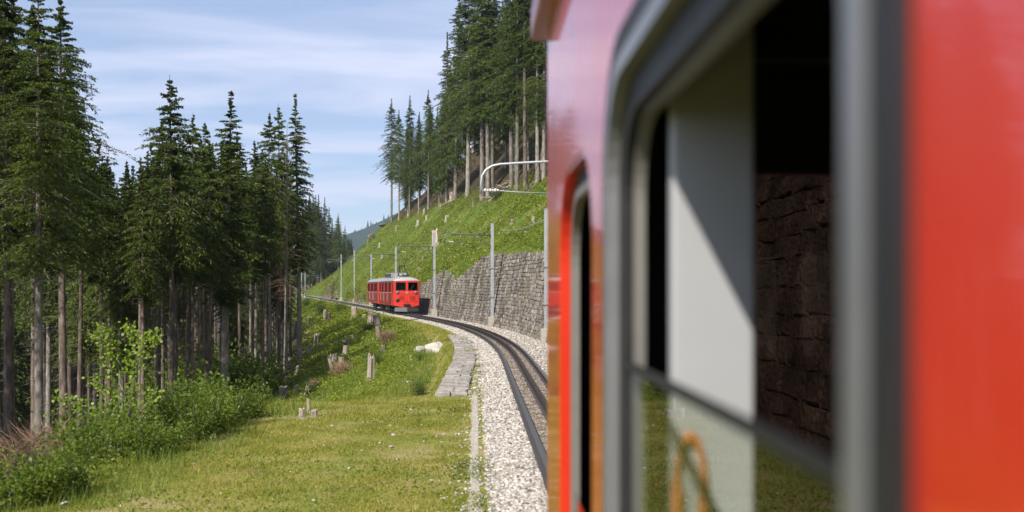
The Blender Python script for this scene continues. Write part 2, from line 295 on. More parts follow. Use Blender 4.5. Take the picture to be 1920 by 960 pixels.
# ------------------------------------------------------------------ the lie of the land (X across, Y ahead, Z up, rail head at Z = 0)
def Xc(Y):
    """centre line of the track: straight, then a bend to the left, then straight again"""
    Y = np.asarray(Y, float); a = np.clip(Y - 37, 0, 49); b = np.clip(Y - 86, 0, None)
    return 1.55 - 0.004 * np.clip(Y, 0, 40) - 0.213 * a * a / 98 - 0.213 * b
def Hd(Y): return -0.213 * np.clip((np.asarray(Y, float) - 37) / 49, 0, 1)
def wall_h(Y): return np.interp(Y, [-40, 20, 50, 60, 70, 82, 88, 93, 100, 106, 115, 126, 150, 185, 205, 240, 268, 300, 340], [5.6, 5.6, 4.9, 4.75, 5.0, 5.4, 4.4, 3.4, 4.4, 3.8, 2.9, 2.0, 1.3, 2.6, 1.6, 3.6, 6.0, 2.5, 1.5])
def edge(Y): return np.interp(Y, [-60, 10, 16, 23, 28, 34, 45, 60, 75, 98, 120, 500], [7.5, 7.6, 7.7, 7.4, 6.4, 5.0, 4.4, 4.3, 3.9, 3.3, 2.6, 2.4])
def terr(X, Y):
    X = np.asarray(X, float); Y = np.asarray(Y, float); s = X - Xc(Y)
    n = vnoise(X * .35, Y * .35) * .5 + vnoise(X * 1.1, Y * 1.1, 3) * .2
    # left side: lawn shelf, then down into the forest
    e = edge(Y); l = -s
    shelf = -0.26 - 0.035 * np.clip(l - 1.5, 0, None) + 0.10 * n * sm(2, 4, l)
    shelf = shelf - 0.6 * sm(26.5, 30, Y) * (1 - sm(56, 72, Y)) * sm(2.55, 3.1, l)
    d = np.clip(l - e, 0, None); far = sm(70, 120, Y)
    dr = (np.sqrt(d * d + 1.2) - 1.095) * (0.36 + 0.10 * far)
    dr = dr - np.clip(d - 60, 0, None) * 0.25
    zl = shelf - dr + n * 0.55 * sm(0.5, 4, d)
    zl = np.maximum(zl, -48 + n)
    # right side: wall, then the cleared hillside
    w = wall_h(Y); st = 2.62 + 0.2 * (w + .2)
    face = -0.24 + np.clip((s - 2.72) / 0.2, 0, w + 0.3)
    q = np.clip(s - st - 0.1, 0, None)
    slope = np.interp(Y, [0, 90, 200, 300, 360, 420, 520], [0.64, 0.68, 0.90, 0.93, 0.76, 0.5, 0.35])
    hill = slope * q
    hill = np.where(hill > 55, 55 + (hill - 55) * 0.35, hill)
    hill = np.minimum(hill, 130)
    zr = np.where(s < 2.72, -0.24, face + hill + n * 1.1 * sm(0.6, 5, q) + vnoise(X * .09, Y * .09, 5) * 3.0 * sm(3, 14, q))
    return np.where(s < 0, np.where(l < 1.5, -0.24, zl), zr)
def cast(px, py, y0=9.0, y1=420.0):
    """ground point seen at photo pixel (px, py)"""
    Ys = np.concatenate([np.arange(y0, 120, .15), np.arange(120, y1, .5)]); X = (px - VX) / F * Ys; Z = HC - (py - VY) / F * Ys
    hit = np.nonzero(Z <= terr(X, Ys))[0]
    if len(hit) == 0: return None
    i = hit[0]; return Vector((X[i], Ys[i], float(terr(X[i], Ys[i]))))
def gp(px, Y): X = (px - VX) / F * Y; return Vector((X, Y, float(terr(X, Y))))
def pz(py, Y): return HC - (py - VY) / F * Y

# lower limit of the hillside wood, read off the photograph and laid on the slope
_wp = [cast(px, py) for px, py in ((726, 420), (735, 416), (760, 408), (790, 398), (840, 382), (880, 368), (905, 372), (935, 362), (960, 352), (1000, 345), (1030, 338), (1100, 322))]
_wp = sorted([(p.y, p.x - float(Xc(p.y))) for p in _wp if p is not None]); print('wood line', [(round(a), round(b)) for a, b in _wp])
def s_wood(Y): return np.interp(Y, [a for a, b in _wp], [b for a, b in _wp])

# ------------------------------------------------------------------ ground sheet
def ground_material():
    m, nt, p, N, L = base_mat('ground_soil_and_turf')
    g = N('ShaderNodeNewGeometry'); at = N('ShaderNodeAttribute'); at.attribute_name = 'cover'     # r: lawn, g: hillside turf, b: forest litter
    sp = N('ShaderNodeSeparateColor'); L(at.outputs['Color'], sp.inputs[0])
    def ramp(scale, cols, seed):
        mp = N('ShaderNodeMapping'); mp.inputs['Location'].default_value = (seed, seed * 2, 0); L(g.outputs['Position'], mp.inputs[0])
        n = N('ShaderNodeTexNoise'); n.inputs['Scale'].default_value = scale; n.inputs['Detail'].default_value = 9; n.inputs['Roughness'].default_value = 0.7; L(mp.outputs[0], n.inputs['Vector'])
        r = N('ShaderNodeValToRGB'); el = r.color_ramp.elements
        while len(el) < len(cols): el.new(.5)
        for i, c in enumerate(cols): el[i].position = .32 + .36 * i / (len(cols) - 1); el[i].color = (*c, 1)
        L(n.outputs['Fac'], r.inputs[0]); return r.outputs[0]
    lawn = ramp(1.1, [(0.095, 0.12, 0.022), (0.155, 0.175, 0.035), (0.235, 0.205, 0.075), (0.30, 0.225, 0.125)], 1)
    hill = ramp(0.5, [(0.035, 0.065, 0.012), (0.075, 0.125, 0.02), (0.13, 0.16, 0.03), (0.17, 0.15, 0.06)], 4)
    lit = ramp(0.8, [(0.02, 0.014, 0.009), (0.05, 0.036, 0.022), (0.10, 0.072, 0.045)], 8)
    def mx(a, b, f):
        x = N('ShaderNodeMix'); x.data_type = 'RGBA'; L(f, x.inputs['Factor']); L(a, x.inputs['A']); L(b, x.inputs['B']); return x.outputs['Result']
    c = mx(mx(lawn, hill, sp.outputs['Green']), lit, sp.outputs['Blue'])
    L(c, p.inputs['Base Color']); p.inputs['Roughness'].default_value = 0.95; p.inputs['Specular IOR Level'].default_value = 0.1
    n2 = N('ShaderNodeTexNoise'); n2.inputs['Scale'].default_value = 7; n2.inputs['Detail'].default_value = 10; L(g.outputs['Position'], n2.inputs['Vector'])
    b = N('ShaderNodeBump'); b.inputs['Strength'].default_value = 0.6; b.inputs['Distance'].default_value = 0.08; L(n2.outputs['Fac'], b.inputs['Height']); L(b.outputs[0], p.inputs['Normal'])
    return m
def build_ground():
    Ys = np.concatenate([[-2500, -1200, -500, -200, -90, -50, -30, -20, -12], np.arange(-6, 60, .5), np.arange(60, 140, 1.0), np.arange(140, 300, 2.0), np.arange(300, 480, 4.0), [500, 540, 600, 700, 900, 1200, 1700, 2400, 3400]])
    ss = np.concatenate([[-3000, -1500, -700, -300, -180, -120], np.arange(-90, -40, 3.), np.arange(-40, -12, .8), np.arange(-12, -1.6, .3), [-1.5, -1.0, 0, 1.0, 2.0, 2.6, 2.72], np.arange(2.8, 4.2, .12), np.arange(4.2, 12, .45), np.arange(12, 40, 1.1), np.arange(40, 120, 4.), [130, 150, 200, 300, 600, 1500, 3000]])
    S, Y = np.meshgrid(ss, Ys); X = Xc(np.clip(Y, -2500, 600)) + S; Z = terr(X, np.clip(Y, -60, 600)) * 1.0
    Z = np.where(np.abs(S) < 2.6, np.where(S > -1.6, -0.24, Z), Z)
    nY, nS = S.shape; V = np.stack([X, Y, Z], -1).reshape(-1, 3)
    i = np.arange(nY - 1)[:, None] * nS + np.arange(nS - 1)[None]; i = i.ravel(); Fc = np.stack([i, i + 1, i + nS + 1, i + nS], 1)
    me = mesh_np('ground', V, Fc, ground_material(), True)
    s = S.ravel(); y = Y.ravel(); e = edge(y)
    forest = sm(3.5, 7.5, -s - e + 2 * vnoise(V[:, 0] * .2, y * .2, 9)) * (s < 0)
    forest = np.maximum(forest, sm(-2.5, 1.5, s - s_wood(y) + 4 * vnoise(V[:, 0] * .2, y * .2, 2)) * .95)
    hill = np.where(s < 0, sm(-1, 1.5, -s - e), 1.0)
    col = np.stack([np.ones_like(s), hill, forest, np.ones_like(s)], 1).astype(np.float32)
    a = me.color_attributes.new('cover', 'FLOAT_COLOR', 'POINT'); a.data.foreach_set('color', col.ravel())
    tag(link('ground', me), kind='structure')
build_ground()

# ------------------------------------------------------------------ far mountain with its own wood
def build_mountain():
    x = np.linspace(-1500, 1500, 90); y = np.linspace(1500, 2900, 40); X, Y = np.meshgrid(x, y); K = 1.6
    ridge = np.interp(X, [-1500, -700, -330, -250, -160, 0, 200, 600, 1500], [10, 30, 76, 104, 146, 190, 280, 420, 500])
    prof = np.interp(Y, [1500, 1900, 2900], [-1.0, 1.0, 0.7])
    Z = np.where(prof < 0, -60, -60 + (ridge + 60) * np.clip(np.interp(Y, [1500, 1900, 2900], [0, 1, .7]), 0, 1)) + vnoise(X * .01, Y * .01, 4) * 22
    V = np.stack([X, Y, Z], -1).reshape(-1, 3); nY, nS = X.shape
    i = (np.arange(nY - 1)[:, None] * nS + np.arange(nS - 1)[None]).ravel(); Fc = np.stack([i, i + 1, i + nS + 1, i + nS], 1)
    m = tag(link('mountain', mesh_np('mountain', V * K, Fc, M['farforest'], True)), kind='structure')
    n = 9000; k = RNG.integers(0, nY * nS - nS - 1, n); px = V[k, 0] + RNG.uniform(0, 33, n); py = V[k, 1] + RNG.uniform(0, 35, n)
    sel = (px > -700) & (px < 300) & (py < 2300); k = k[sel]; px = px[sel]; py = py[sel]; n = len(px)
    pz_ = V[k, 2] - 4; h = RNG.uniform(12, 24, n); r = h * RNG.uniform(.13, .2, n)
    a = np.arange(5) * 2 * np.pi / 5; ring = np.stack([np.cos(a), np.sin(a), 0 * a], 1)
    P = np.stack([px, py, pz_], 1); Vt = np.concatenate([P[:, None] + ring[None] * r[:, None, None], (P + np.stack([0 * h, 0 * h, h], 1))[:, None]], 1).reshape(-1, 3)
    b = np.arange(n)[:, None, None] * 6; tri = np.array([[j, (j + 1) % 5, 5] for j in range(5)])[None]
    tag(link('mountain_forest', mesh_np('mountain_forest', Vt * K, (b + tri).reshape(-1, 3), M['farforest'])), 'hazy blue-green forest covering the distant mountainside', 'forest', kind='stuff')
build_mountain()

# ------------------------------------------------------------------ ballast bed, stones, kerb
def strip(name, sa, sb, z, Ys, mat):
    Ys = np.asarray(Ys, float); V = np.concatenate([np.stack([Xc(Ys) + sa, Ys, 0 * Ys + z], 1), np.stack([Xc(Ys) + sb, Ys, 0 * Ys + z], 1)])
    n = len(Ys); i = np.arange(n - 1); return link(name, mesh_np(name, V, np.stack([i, i + n, i + n + 1, i + 1], 1), mat))
PY = np.concatenate([np.arange(-14, 130, .8), np.arange(130, 470, 4.)])
def build_bed():
    prof = [(-1.62, -.36), (-1.35, -.235), (-.7, -.205), (0.7, -.205), (1.5, -.21), (2.0, -.22), (2.75, -.2)]
    n = len(prof); V = np.array([[float(Xc(y)) + s, y, z] for y in PY for s, z in prof]); k = len(PY)
    i = (np.arange(k - 1)[:, None] * n + np.arange(n - 1)[None]).ravel()
    tag(link('ballast_bed', mesh_np('ballast_bed', V, np.stack([i, i + 1, i + n + 1, i + n], 1), M['ballast_bed'])), kind='structure')
build_bed()
def stones(name, n, y0, y1, sfun, zfun, size, mat, label, parent=None, squash=.7, cat='gravel'):
    t = (1 + 5 ** .5) / 2; ico = np.array([(-1, t, 0), (1, t, 0), (-1, -t, 0), (1, -t, 0), (0, -1, t), (0, 1, t), (0, -1, -t), (0, 1, -t), (t, 0, -1), (t, 0, 1), (-t, 0, -1), (-t, 0, 1)]) / 1.9
    tri = np.array([(0, 11, 5), (0, 5, 1), (0, 1, 7), (0, 7, 10), (0, 10, 11), (1, 5, 9), (5, 11, 4), (11, 10, 2), (10, 7, 6), (7, 1, 8), (3, 9, 4), (3, 4, 2), (3, 2, 6), (3, 6, 8), (3, 8, 9), (4, 9, 5), (2, 4, 11), (6, 2, 10), (8, 6, 7), (9, 8, 1)])
    Y = y0 * (y1 / y0) ** RNG.random(n); s = sfun(n, Y); X = Xc(Y) + s; Z = zfun(X, Y, s)
    sz = RNG.uniform(size[0], size[1], n) * np.clip(Y / 25, .9, 2.2) ** .5
    sc = sz[:, None] * np.stack([RNG.uniform(.7, 1.25, n), RNG.uniform(.7, 1.25, n), RNG.uniform(.6, 1.0, n) * squash], 1)
    J = ico[None] * RNG.uniform(.72, 1.22, (n, 12, 1)) * sc[:, None]
    a = RNG.uniform(0, 6.283, n); b = RNG.uniform(-.6, .6, n); ca, sa, cb, sb = np.cos(a), np.sin(a), np.cos(b), np.sin(b)
    x, y, z = J[..., 0], J[..., 1], J[..., 2]; y2 = y * cb[:, None] - z * sb[:, None]; z2 = y * sb[:, None] + z * cb[:, None]
    x3 = x * ca[:, None] - y2 * sa[:, None]; y3 = x * sa[:, None] + y2 * ca[:, None]
    V = np.stack([x3 + X[:, None], y3 + Y[:, None], z2 + Z[:, None] + sz[:, None] * .15], -1).reshape(-1, 3)
    Fc = (np.arange(n)[:, None, None] * 12 + tri[None]).reshape(-1, 3)
    o = link(name, mesh_np(name, V, Fc, mat), parent); return tag(o, label, cat if parent is None else None, kind='stuff')
def bed_z(X, Y, s): return np.interp(s, [-1.62, -1.35, -.7, .7, 1.5, 2.0, 2.75], [-.36, -.235, -.205, -.205, -.21, -.22, -.2])
def shoulder(n, Y):
    left = RNG.random(n) < .62; s = np.where(left, -1.52 + RNG.random(n) ** .85 * .94, .62 + RNG.random(n) * 1.95); return s
stones('ballast_stones', 21000, 11.5, 125, shoulder, bed_z, (.022, .05), M['ballast'], 'pale crushed stone ballast along both sides of the track')
stones('stained_ballast', 9000, 11.5, 90, lambda n, Y: RNG.uniform(-.52, .55, n), bed_z, (.02, .042), M['ballast_rust'], 'brown stained ballast between and beside the rails')
stones('spilled_ballast', 550, 11.5, 27, lambda n, Y: -1.45 - np.abs(RNG.normal(0, .22, n)), lambda X, Y, s: terr(X, Y) + .012, (.016, .04), M['ballast'], 'loose ballast stones spilled onto the edge of the lawn')
stones('verge_gravel', 900, 27, 62, lambda n, Y: RNG.uniform(-1.95, -1.4, n), lambda X, Y, s: terr(X, Y) + .01, (.02, .05), M['ballast'], 'loose gravel in the weedy strip beside the low stone wall')
kb = MB(); K = [random.uniform(-.03, .05) for _ in range(20)]
for i in range(12):
    y = 12.2 + i * 1.25; x = float(Xc(y)) - 1.56; kb.add([(x - .10, y, -.5), (x + .07, y, -.5), (x - .10, y + 1.24, -.5), (x + .07, y + 1.24, -.5), (x - .08 + K[i], y, -.232), (x + .05, y, -.236), (x - .08 + K[i + 1], y + 1.2, -.232), (x + .05, y + 1.2, -.236)], [(0, 2, 3, 1), (4, 5, 7, 6), (0, 1, 5, 4), (2, 6, 7, 3), (0, 4, 6, 2), (1, 3, 7, 5)])
tag(kb.build('kerb', M['concrete']), kind='structure')

# ------------------------------------------------------------------ railway track
def build_track():
    root = tag(empty('railway_track', (1.55, 20, 0)), 'rack railway track with two dark rails and a toothed centre rail curving left', 'track')
    Ys = np.concatenate([np.arange(-14, 140, .7), np.arange(140, 470, 5.)])
    def sweep(name, s0, prof, mats, top):
        mb = MB(); n = len(prof)
        for y in Ys: mb.v += [(float(Xc(y)) + s0 + a, float(y), b) for a, b in prof]
        for i in range(len(Ys) - 1):
            for j in range(n):
                k = (j + 1) % n; mb.f.append((i * n + j, i * n + k, (i + 1) * n + k, (i + 1) * n + j)); mb.m.append(1 if j == top else 0)
        return mb.build(name, mats, root, world=True)
    I = [(-.046, 0), (.046, 0), (.050, -.045), (.016, -.065), (.016, -.15), (.075, -.175), (.075, -.195), (-.075, -.195), (-.075, -.175), (-.016, -.15), (-.016, -.065), (-.050, -.045)]
    for s in (-.5, .5): sweep('rail', s, I, [M['rail'], M['rail_top']], 0)
    K = [(-.055, .052), (.055, .052), (.055, -.03), (.03, -.05), (.03, -.14), (.07, -.165), (.07, -.19), (-.07, -.19), (-.07, -.165), (-.03, -.14), (-.03, -.05), (-.055, -.03)]
    rk = sweep('rack_rail', 0, K, [M['rail'], M['rail']], 0)
    t = MB()
    for i in range(330):
        y = 13 + i * .1; x = float(Xc(y)); t.box(x - .04, x + .04, y, y + .055, .0525, .082)
    tag(t.build('rack_teeth', M['rail'], rk, world=False), kind='stuff').location = -root.location
    sl = MB(); sl.bbox(-.95, .95, -.12, .12, -.26, -.198, .02); proto = None
    for i in range(62):
        y = 9.0 + i * .85
        if proto is None: o = proto = sl.build('sleeper', M['sleeper'], root)
        else: o = proto.copy(); C.objects.link(o)
        o.location = (float(Xc(y)) - root.location.x, y - root.location.y, 0); o.rotation_euler = (0, 0, -float(Hd(y)))
build_track()

# ------------------------------------------------------------------ retaining wall of coursed stone
def face_s(z): return 2.5 + 0.2 * (z + .2)
def stone_mesh(seed, mat, flat=.86, bulge=.14):
    r = random.Random(seed); j = lambda a: r.uniform(-a, a)
    # unit block: x along the wall, y out of the wall (front at +1), z up
    o = [(-.5 + j(.05), .35, -.5 + j(.06)), (.5 + j(.05), .35, -.5 + j(.06)), (.5 + j(.05), .35, .5 + j(.06)), (-.5 + j(.05), .35, .5 + j(.06))]
    f = [(x * flat + j(.04), .85 + j(.25), z * (flat - .04) + j(.05)) for x, _, z in o]; b = [(x, -1, z) for x, _, z in o]; c = [(j(.15), .9 + j(bulge * 2), j(.15))]
    mb = MB(); mb.add(b + o + f + c, [(0, 1, 5, 4), (1, 2, 6, 5), (2, 3, 7, 6), (3, 0, 4, 7), (4, 5, 9, 8), (5, 6, 10, 9), (6, 7, 11, 10), (7, 4, 8, 11), (8, 9, 12), (9, 10, 12), (10, 11, 12), (11, 8, 12)])
    me = bpy.data.meshes.new('stone'); me.from_pydata(mb.v, [], mb.f); me.materials.append(mat); return me, np.array(mb.v), mb.f
def build_wall():
    root = tag(empty('retaining_wall', (4.1, 60, -.2)), 'tall battered retaining wall of coursed grey stone beside the track', 'wall')
    # core
    Ys = np.concatenate([np.arange(-14, 130, 1.0)]); core = MB(); nh = 8
    for y in Ys:
        top = float(wall_h(y)) - .08
        for k in range(nh + 1):
            z = -.3 + (top + .3) * k / nh; core.v.append((float(Xc(y)) + face_s(z) + .07, float(y), z))
        core.v.append((float(Xc(y)) + face_s(top) + .9, float(y), top - .05))
    n = nh + 2
    for i in range(len(Ys) - 1):
        for k in range(n - 1): core.f.append((i * n + k, i * n + k + 1, (i + 1) * n + k + 1, (i + 1) * n + k)); core.m.append(0)
    core.build('wall_core', M['mortar'], root, world=True)
    blocks = []
    for ya, yb, big in ((34.0, 127.0, 1.0), (-6.0, 34.0, 1.55)):          # nearer the camera the blocks are larger and flatter
        z = -.24; ci = 0
        while z < 6.0:
            ch = random.uniform(.17, .28) * big; y = ya + random.random() * .2
            while y < yb:
                w = random.uniform(.22, .58) * big; yc = y + w / 2; zz = z + ch / 2 + (.05 * math.sin(yc * .21) + .03 * math.sin(yc * .9 + ci * .3)) * min(1, z + .3) + random.uniform(-.025, .025)
                if zz + ch * .3 < float(wall_h(yc)) + .12 * math.sin(yc * 2.3 + z): blocks.append((yc, zz, w * (.985 if big < 1.2 else 1.05), ch * (random.uniform(.95, 1.08) if big < 1.2 else random.uniform(1.02, 1.16))))
                y += w
            z += ch; ci += 1
    def vis(b):
        y, z, w, h = b
        X = float(Xc(y)) + face_s(z); px = VX + F * X / y if y > 3 else 9999; py = VY - F * (z - HC) / y if y > 3 else 9999
        thru = 1405 < px < 1600 and 320 < py < 900; direct = 790 < px < 1030 and y > 45
        return (w * F / y if (thru or direct) else 0)
    order = sorted(range(len(blocks)), key=lambda i: -vis(blocks[i])); single = set(i for i in order[:300] if vis(blocks[i]) > 0)
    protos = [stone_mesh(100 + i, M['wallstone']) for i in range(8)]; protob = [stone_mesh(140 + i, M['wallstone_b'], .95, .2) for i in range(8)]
    jv = []; jf = []; jb = []; jbf = []
    rot = {}
    for i, (y, z, w, h) in enumerate(blocks):
        th = float(Hd(y)); dp = random.uniform(.07, .115) if y > 34 else random.uniform(.05, .085); pr = (protob if y < 34 else protos)[i % 8]
        # local frame: x along the track, y out of the wall (towards the track), z up the batter
        ax = Vector((th, 1, 0)).normalized(); out = Vector((-1, th, .2)).normalized(); up = ax.cross(out); up = up if up.z > 0 else -up
        Mx = Matrix((ax * w, out * dp, up * h)).transposed().to_4x4()
        Mx = Mx @ Matrix.Rotation(random.uniform(-.11, .11) * (1 if y > 34 else .5), 4, 'Y')
        loc = Vector((float(Xc(y)) + face_s(z), y, z)) - root.location; Mx.translation = loc
        if i in single:
            o = bpy.data.objects.new('stone', pr[0]); C.objects.link(o); o.parent = root; o.matrix_basis = Mx
        else:
            V, Fs = (jb, jbf) if y < 34 else (jv, jf); o0 = len(V)
            for v in pr[1]: V.append(tuple(Mx @ Vector(v)))
            for f in pr[2]: Fs.append([q + o0 for q in f])
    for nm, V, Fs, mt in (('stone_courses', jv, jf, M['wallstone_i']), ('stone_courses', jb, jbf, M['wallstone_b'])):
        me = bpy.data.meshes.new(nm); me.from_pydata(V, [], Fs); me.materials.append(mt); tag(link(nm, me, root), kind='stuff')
build_wall()
def build_rock_cut(name, y0, y1, label):
    """rough rock face farther along the line"""
    y = np.linspace(y0, y1, 60); k = np.linspace(0, 1, 18); Yg, K = np.meshgrid(y, k, indexing='ij'); h = np.interp(Yg, [y0, y0 + 14, y1 - 14, y1], [.15, 1, 1, .15]) * (wall_h(Yg) + .25)
    Z = -.3 + K * h; S = 2.45 + .16 * Z + vnoise(Yg * .9, Z * 1.4, 6) * .7 + vnoise(Yg * 2.7, Z * 3, 7) * .25
    S = np.where(K > .97, S + .9, S); V = np.stack([Xc(Yg) + S, Yg, Z], -1).reshape(-1, 3); n = 18
    i = (np.arange(59)[:, None] * n + np.arange(n - 1)[None]).ravel()
    o = link(name, mesh_np(name, V, np.stack([i, i + 1, i + n + 1, i + n], 1), M['rock_pink'])); return tag(o, label, 'rock face')
build_rock_cut('rock_cutting', 172, 206, 'low grey rock face beside the track just behind the rear coach')
build_rock_cut('rock_cutting', 238, 300, 'tall rock face where the far track enters the forest')

# ------------------------------------------------------------------ low stone wall beside the ballast, left edge wall under the far track
def build_low_wall():
    root = tag(empty('low_stone_wall', (-.6, 40, -.4)), 'low flat-topped wall of grey slabs in the grass beside the ballast', 'wall')
    y = 27.0; i = 0
    while y < 59:
        d = random.uniform(.26, .42) * (1 + (y - 27) / 60); t = (y - 27) / 32
        x0 = float(Xc(y)) - 2.62 + .45 * t + random.uniform(-.03, .03); x1 = float(Xc(y)) - 1.80 + .55 * t + random.uniform(-.04, .04); z1 = -.17 + random.uniform(-.018, .018); xm = x0 + (x1 - x0) * random.uniform(.4, .65)
        for a, b in ((x0, xm - .008), (xm + .008, x1)):
            mb = MB(); mb.bbox(a, b, y, y + d - .014, -1.0 if a == x0 else -.6, z1 + random.uniform(-.015, .015), .025)
            th = float(Hd(y)); o = mb.build('stone', M['slabstone'], root, world=True)
            if len(o.data.vertices) > 0:
                for v in o.data.vertices: v.co.x += (th) * (v.co.y + 40 - y) + random.uniform(-.008, .008); v.co.z += random.uniform(-.01, .01)
        y += d; i += 1
build_low_wall()
def build_edge_wall():
    root = tag(empty('embankment_wall', (-14, 140, -.4)), 'low rubble edging that carries the track beside the approaching train', 'wall')
    protos = [stone_mesh(180 + i, M['slabstone']) for i in range(6)]; V = []; Fs = []; n = 0; y = 84.0
    while y < 300:
        for zc in (-.46, -.80, -1.15):
            if y > 190 and zc < -.9: continue
            w = random.uniform(.5, .95) * (1 + (y - 84) / 160); th = float(Hd(y)); ax = Vector((th, 1, 0)).normalized(); out = Vector((-1, th, .1)).normalized() * .3; up = Vector((0, 0, 1))
            Mx = Matrix((ax * w * .96, out, up * .33)).transposed().to_4x4(); Mx.translation = Vector((float(Xc(y)) - edge(y) + .75 + random.uniform(-.08, .08), y + random.uniform(-.1, .1), zc)) - root.location
            if n < 150 and y < 150:
                o = bpy.data.objects.new('stone', protos[n % 6][0]); C.objects.link(o); o.parent = root; o.matrix_basis = Mx
            else:
                o0 = len(V); V += [tuple(Mx @ Vector(v)) for v in protos[n % 6][1]]; Fs += [[q + o0 for q in f] for f in protos[n % 6][2]]
            n += 1
        y += w * .98
    me = bpy.data.meshes.new('stone_courses'); me.from_pydata(V, [], Fs); me.materials.append(M['slabstone']); tag(link('stone_courses', me, root), kind='stuff')
build_edge_wall()

# ------------------------------------------------------------------ overhead line masts
def mast(Y, s, top, label, side=-1, arm=3.4, arm_drop=1.0, hook=True, X=None, style='dark'):
    x = float(Xc(Y)) + s if X is None else X; z0 = min(float(terr(x, Y)), -.15) if abs(s) < 3 else float(terr(x, Y))
    root = tag(empty('overhead_line_mast', (x, Y, z0), -float(Hd(Y))), label, 'mast', 'overhead line masts along the track'); h = top - z0
    MB().bbox(-.28, .28, -.28, .28, -.5, .75, .04).build('plinth', M['concrete'], root)
    p = MB(); p.box(-.10, .10, -.115, -.095, .7, h); p.box(-.10, .10, .095, .115, .7, h); p.box(-.012, .012, -.094, .094, .7, h); p.build('post', M['galv'], root)
    q = MB()
    for zz in (.28 * h, .56 * h): MB().box(-.13, .13, -.13, .13, zz, zz + .06).build('collar', M['galv_dark'], root)
    MB().box(-.13, .13, -.13, .13, h + .002, h + .025).build('cap', M['galv'], root)
    if arm == 0: return root
    za = h - arm_drop; d = side; am = M['galv_dark'] if style == 'dark' else M['galv']
    a = MB(); pts = [(0, 0, za), (d * arm * .5, 0, za + .04), (d * (arm - .45), 0, za + .10)]
    if hook: pts += [(d * (arm - .18), 0, za + .06), (d * (arm - .04), 0, za - .08), (d * arm, 0, za - .32), (d * arm, 0, za - .62)]
    a.tube(pts, .045, 8); ao = a.build('arm', am, root, True)
    MB().tube([(d * .02, 0, za - .85), (d * 1.3, 0, za + .02)], .032, 6).build('brace', am, root, True)
    if hook:
        MB().tube([(d * arm, 0, za - .5), (d * (arm - .9), 0, za - .52), (d * (arm - 1.9), 0, za - .60)], .02, 6).build('registration_arm', am, root, True)
        ins = MB()
        for k in range(4): ins.disc((d * (arm - .35 - k * .09), 0, za - .51), (-d, 0, 0), .055 if k % 2 == 0 else .035, .06, 10)
        ins.build('insulator', M['insul'], root, True)
    return root
mast(52, 2.5, pz(392, 52), 'tall steel mast rising beside the red coach front in front of the stone wall', arm=0)
mast(73.7, 2.42, pz(419, 73.7), 'steel mast with dark braced arm standing on the wall foot, second from the coach', arm=3.5, arm_drop=.85)
mast(98.8, 2.1, pz(438, 98.8), 'steel mast with braced arm right beside the oncoming train front', arm=3.5, arm_drop=1.3)
mast(130, 2.4, pz(463, 130), 'steel mast rising directly behind the roof of the leading railcar', arm=3.4, arm_drop=1.0)
mast(160, 2.4, pz(477, 160), 'steel mast rising behind the gap between the two red cars', arm=3.4, arm_drop=.4)
mast(190, 2.4, pz(470, 190), 'tall steel mast standing just behind the rear end of the train', arm=3.0, arm_drop=1.6)
mast(225, 2.6, pz(477, 225), 'steel mast with hooked arm between the train and the rock face', arm=3.2, arm_drop=1.2)
mast(300, -2.4, 7.2, 'thin far mast at the forest mouth, closest to the rock face', 1, 4.2, 1.0)
mast(328, -2.4, 8.6, 'thin far mast at the forest mouth with the highest arm', 1, 4.4, .8)
mast(352, -2.6, 8.8, 'thin far mast at the forest mouth with a braced straight arm', 1, 4.0, 1.5)
mast(385, -2.6, 8.0, 'thin far mast at the forest mouth, deepest in the trees', 1, 4.0, 1.0)
# nearest mast: only the bent end of its arm shows past the coach
def near_mast():
    Y = 28; x = 3.75; root = tag(empty('overhead_line_mast', (x, Y, -.2)), 'curved silver tube arm reaching out past the red coach above the hillside', 'mast', 'overhead line masts along the track')
    MB().bbox(-.28, .28, -.28, .28, -.5, .75, .04).build('plinth', M['concrete'], root)
    p = MB(); p.box(-.10, .10, -.115, -.095, .7, 7.2); p.box(-.10, .10, .095, .115, .7, 7.2); p.box(-.012, .012, -.094, .094, .7, 7.2); p.build('post', M['galv'], root)
    cv = [(3.75, 6.16), (2.5, 6.13), (1.2, 6.06), (.55, 6.02), (.33, 5.97), (.16, 5.86), (.06, 5.70), (.03, 5.5), (.03, 5.2)]
    MB().tube([(a - x, 0, b + .2) for a, b in cv], .034, 10).build('arm', M['galv'], root, True)
    MB().tube([(.06 - x, 0, 5.50), (.5 - x, 0, 5.49), (1.05 - x, 0, 5.45), (1.9 - x, 0, 5.42)], .016, 6).build('registration_arm', M['galv'], root, True)
    ins = MB()
    for k in range(6): ins.disc((.12 + k * .07 - x, 0, 5.50), (1, 0, 0), .05 if k % 2 == 0 else .03, .05, 10)
    ins.build('insulator', M['insul'], root, True)
near_mast()
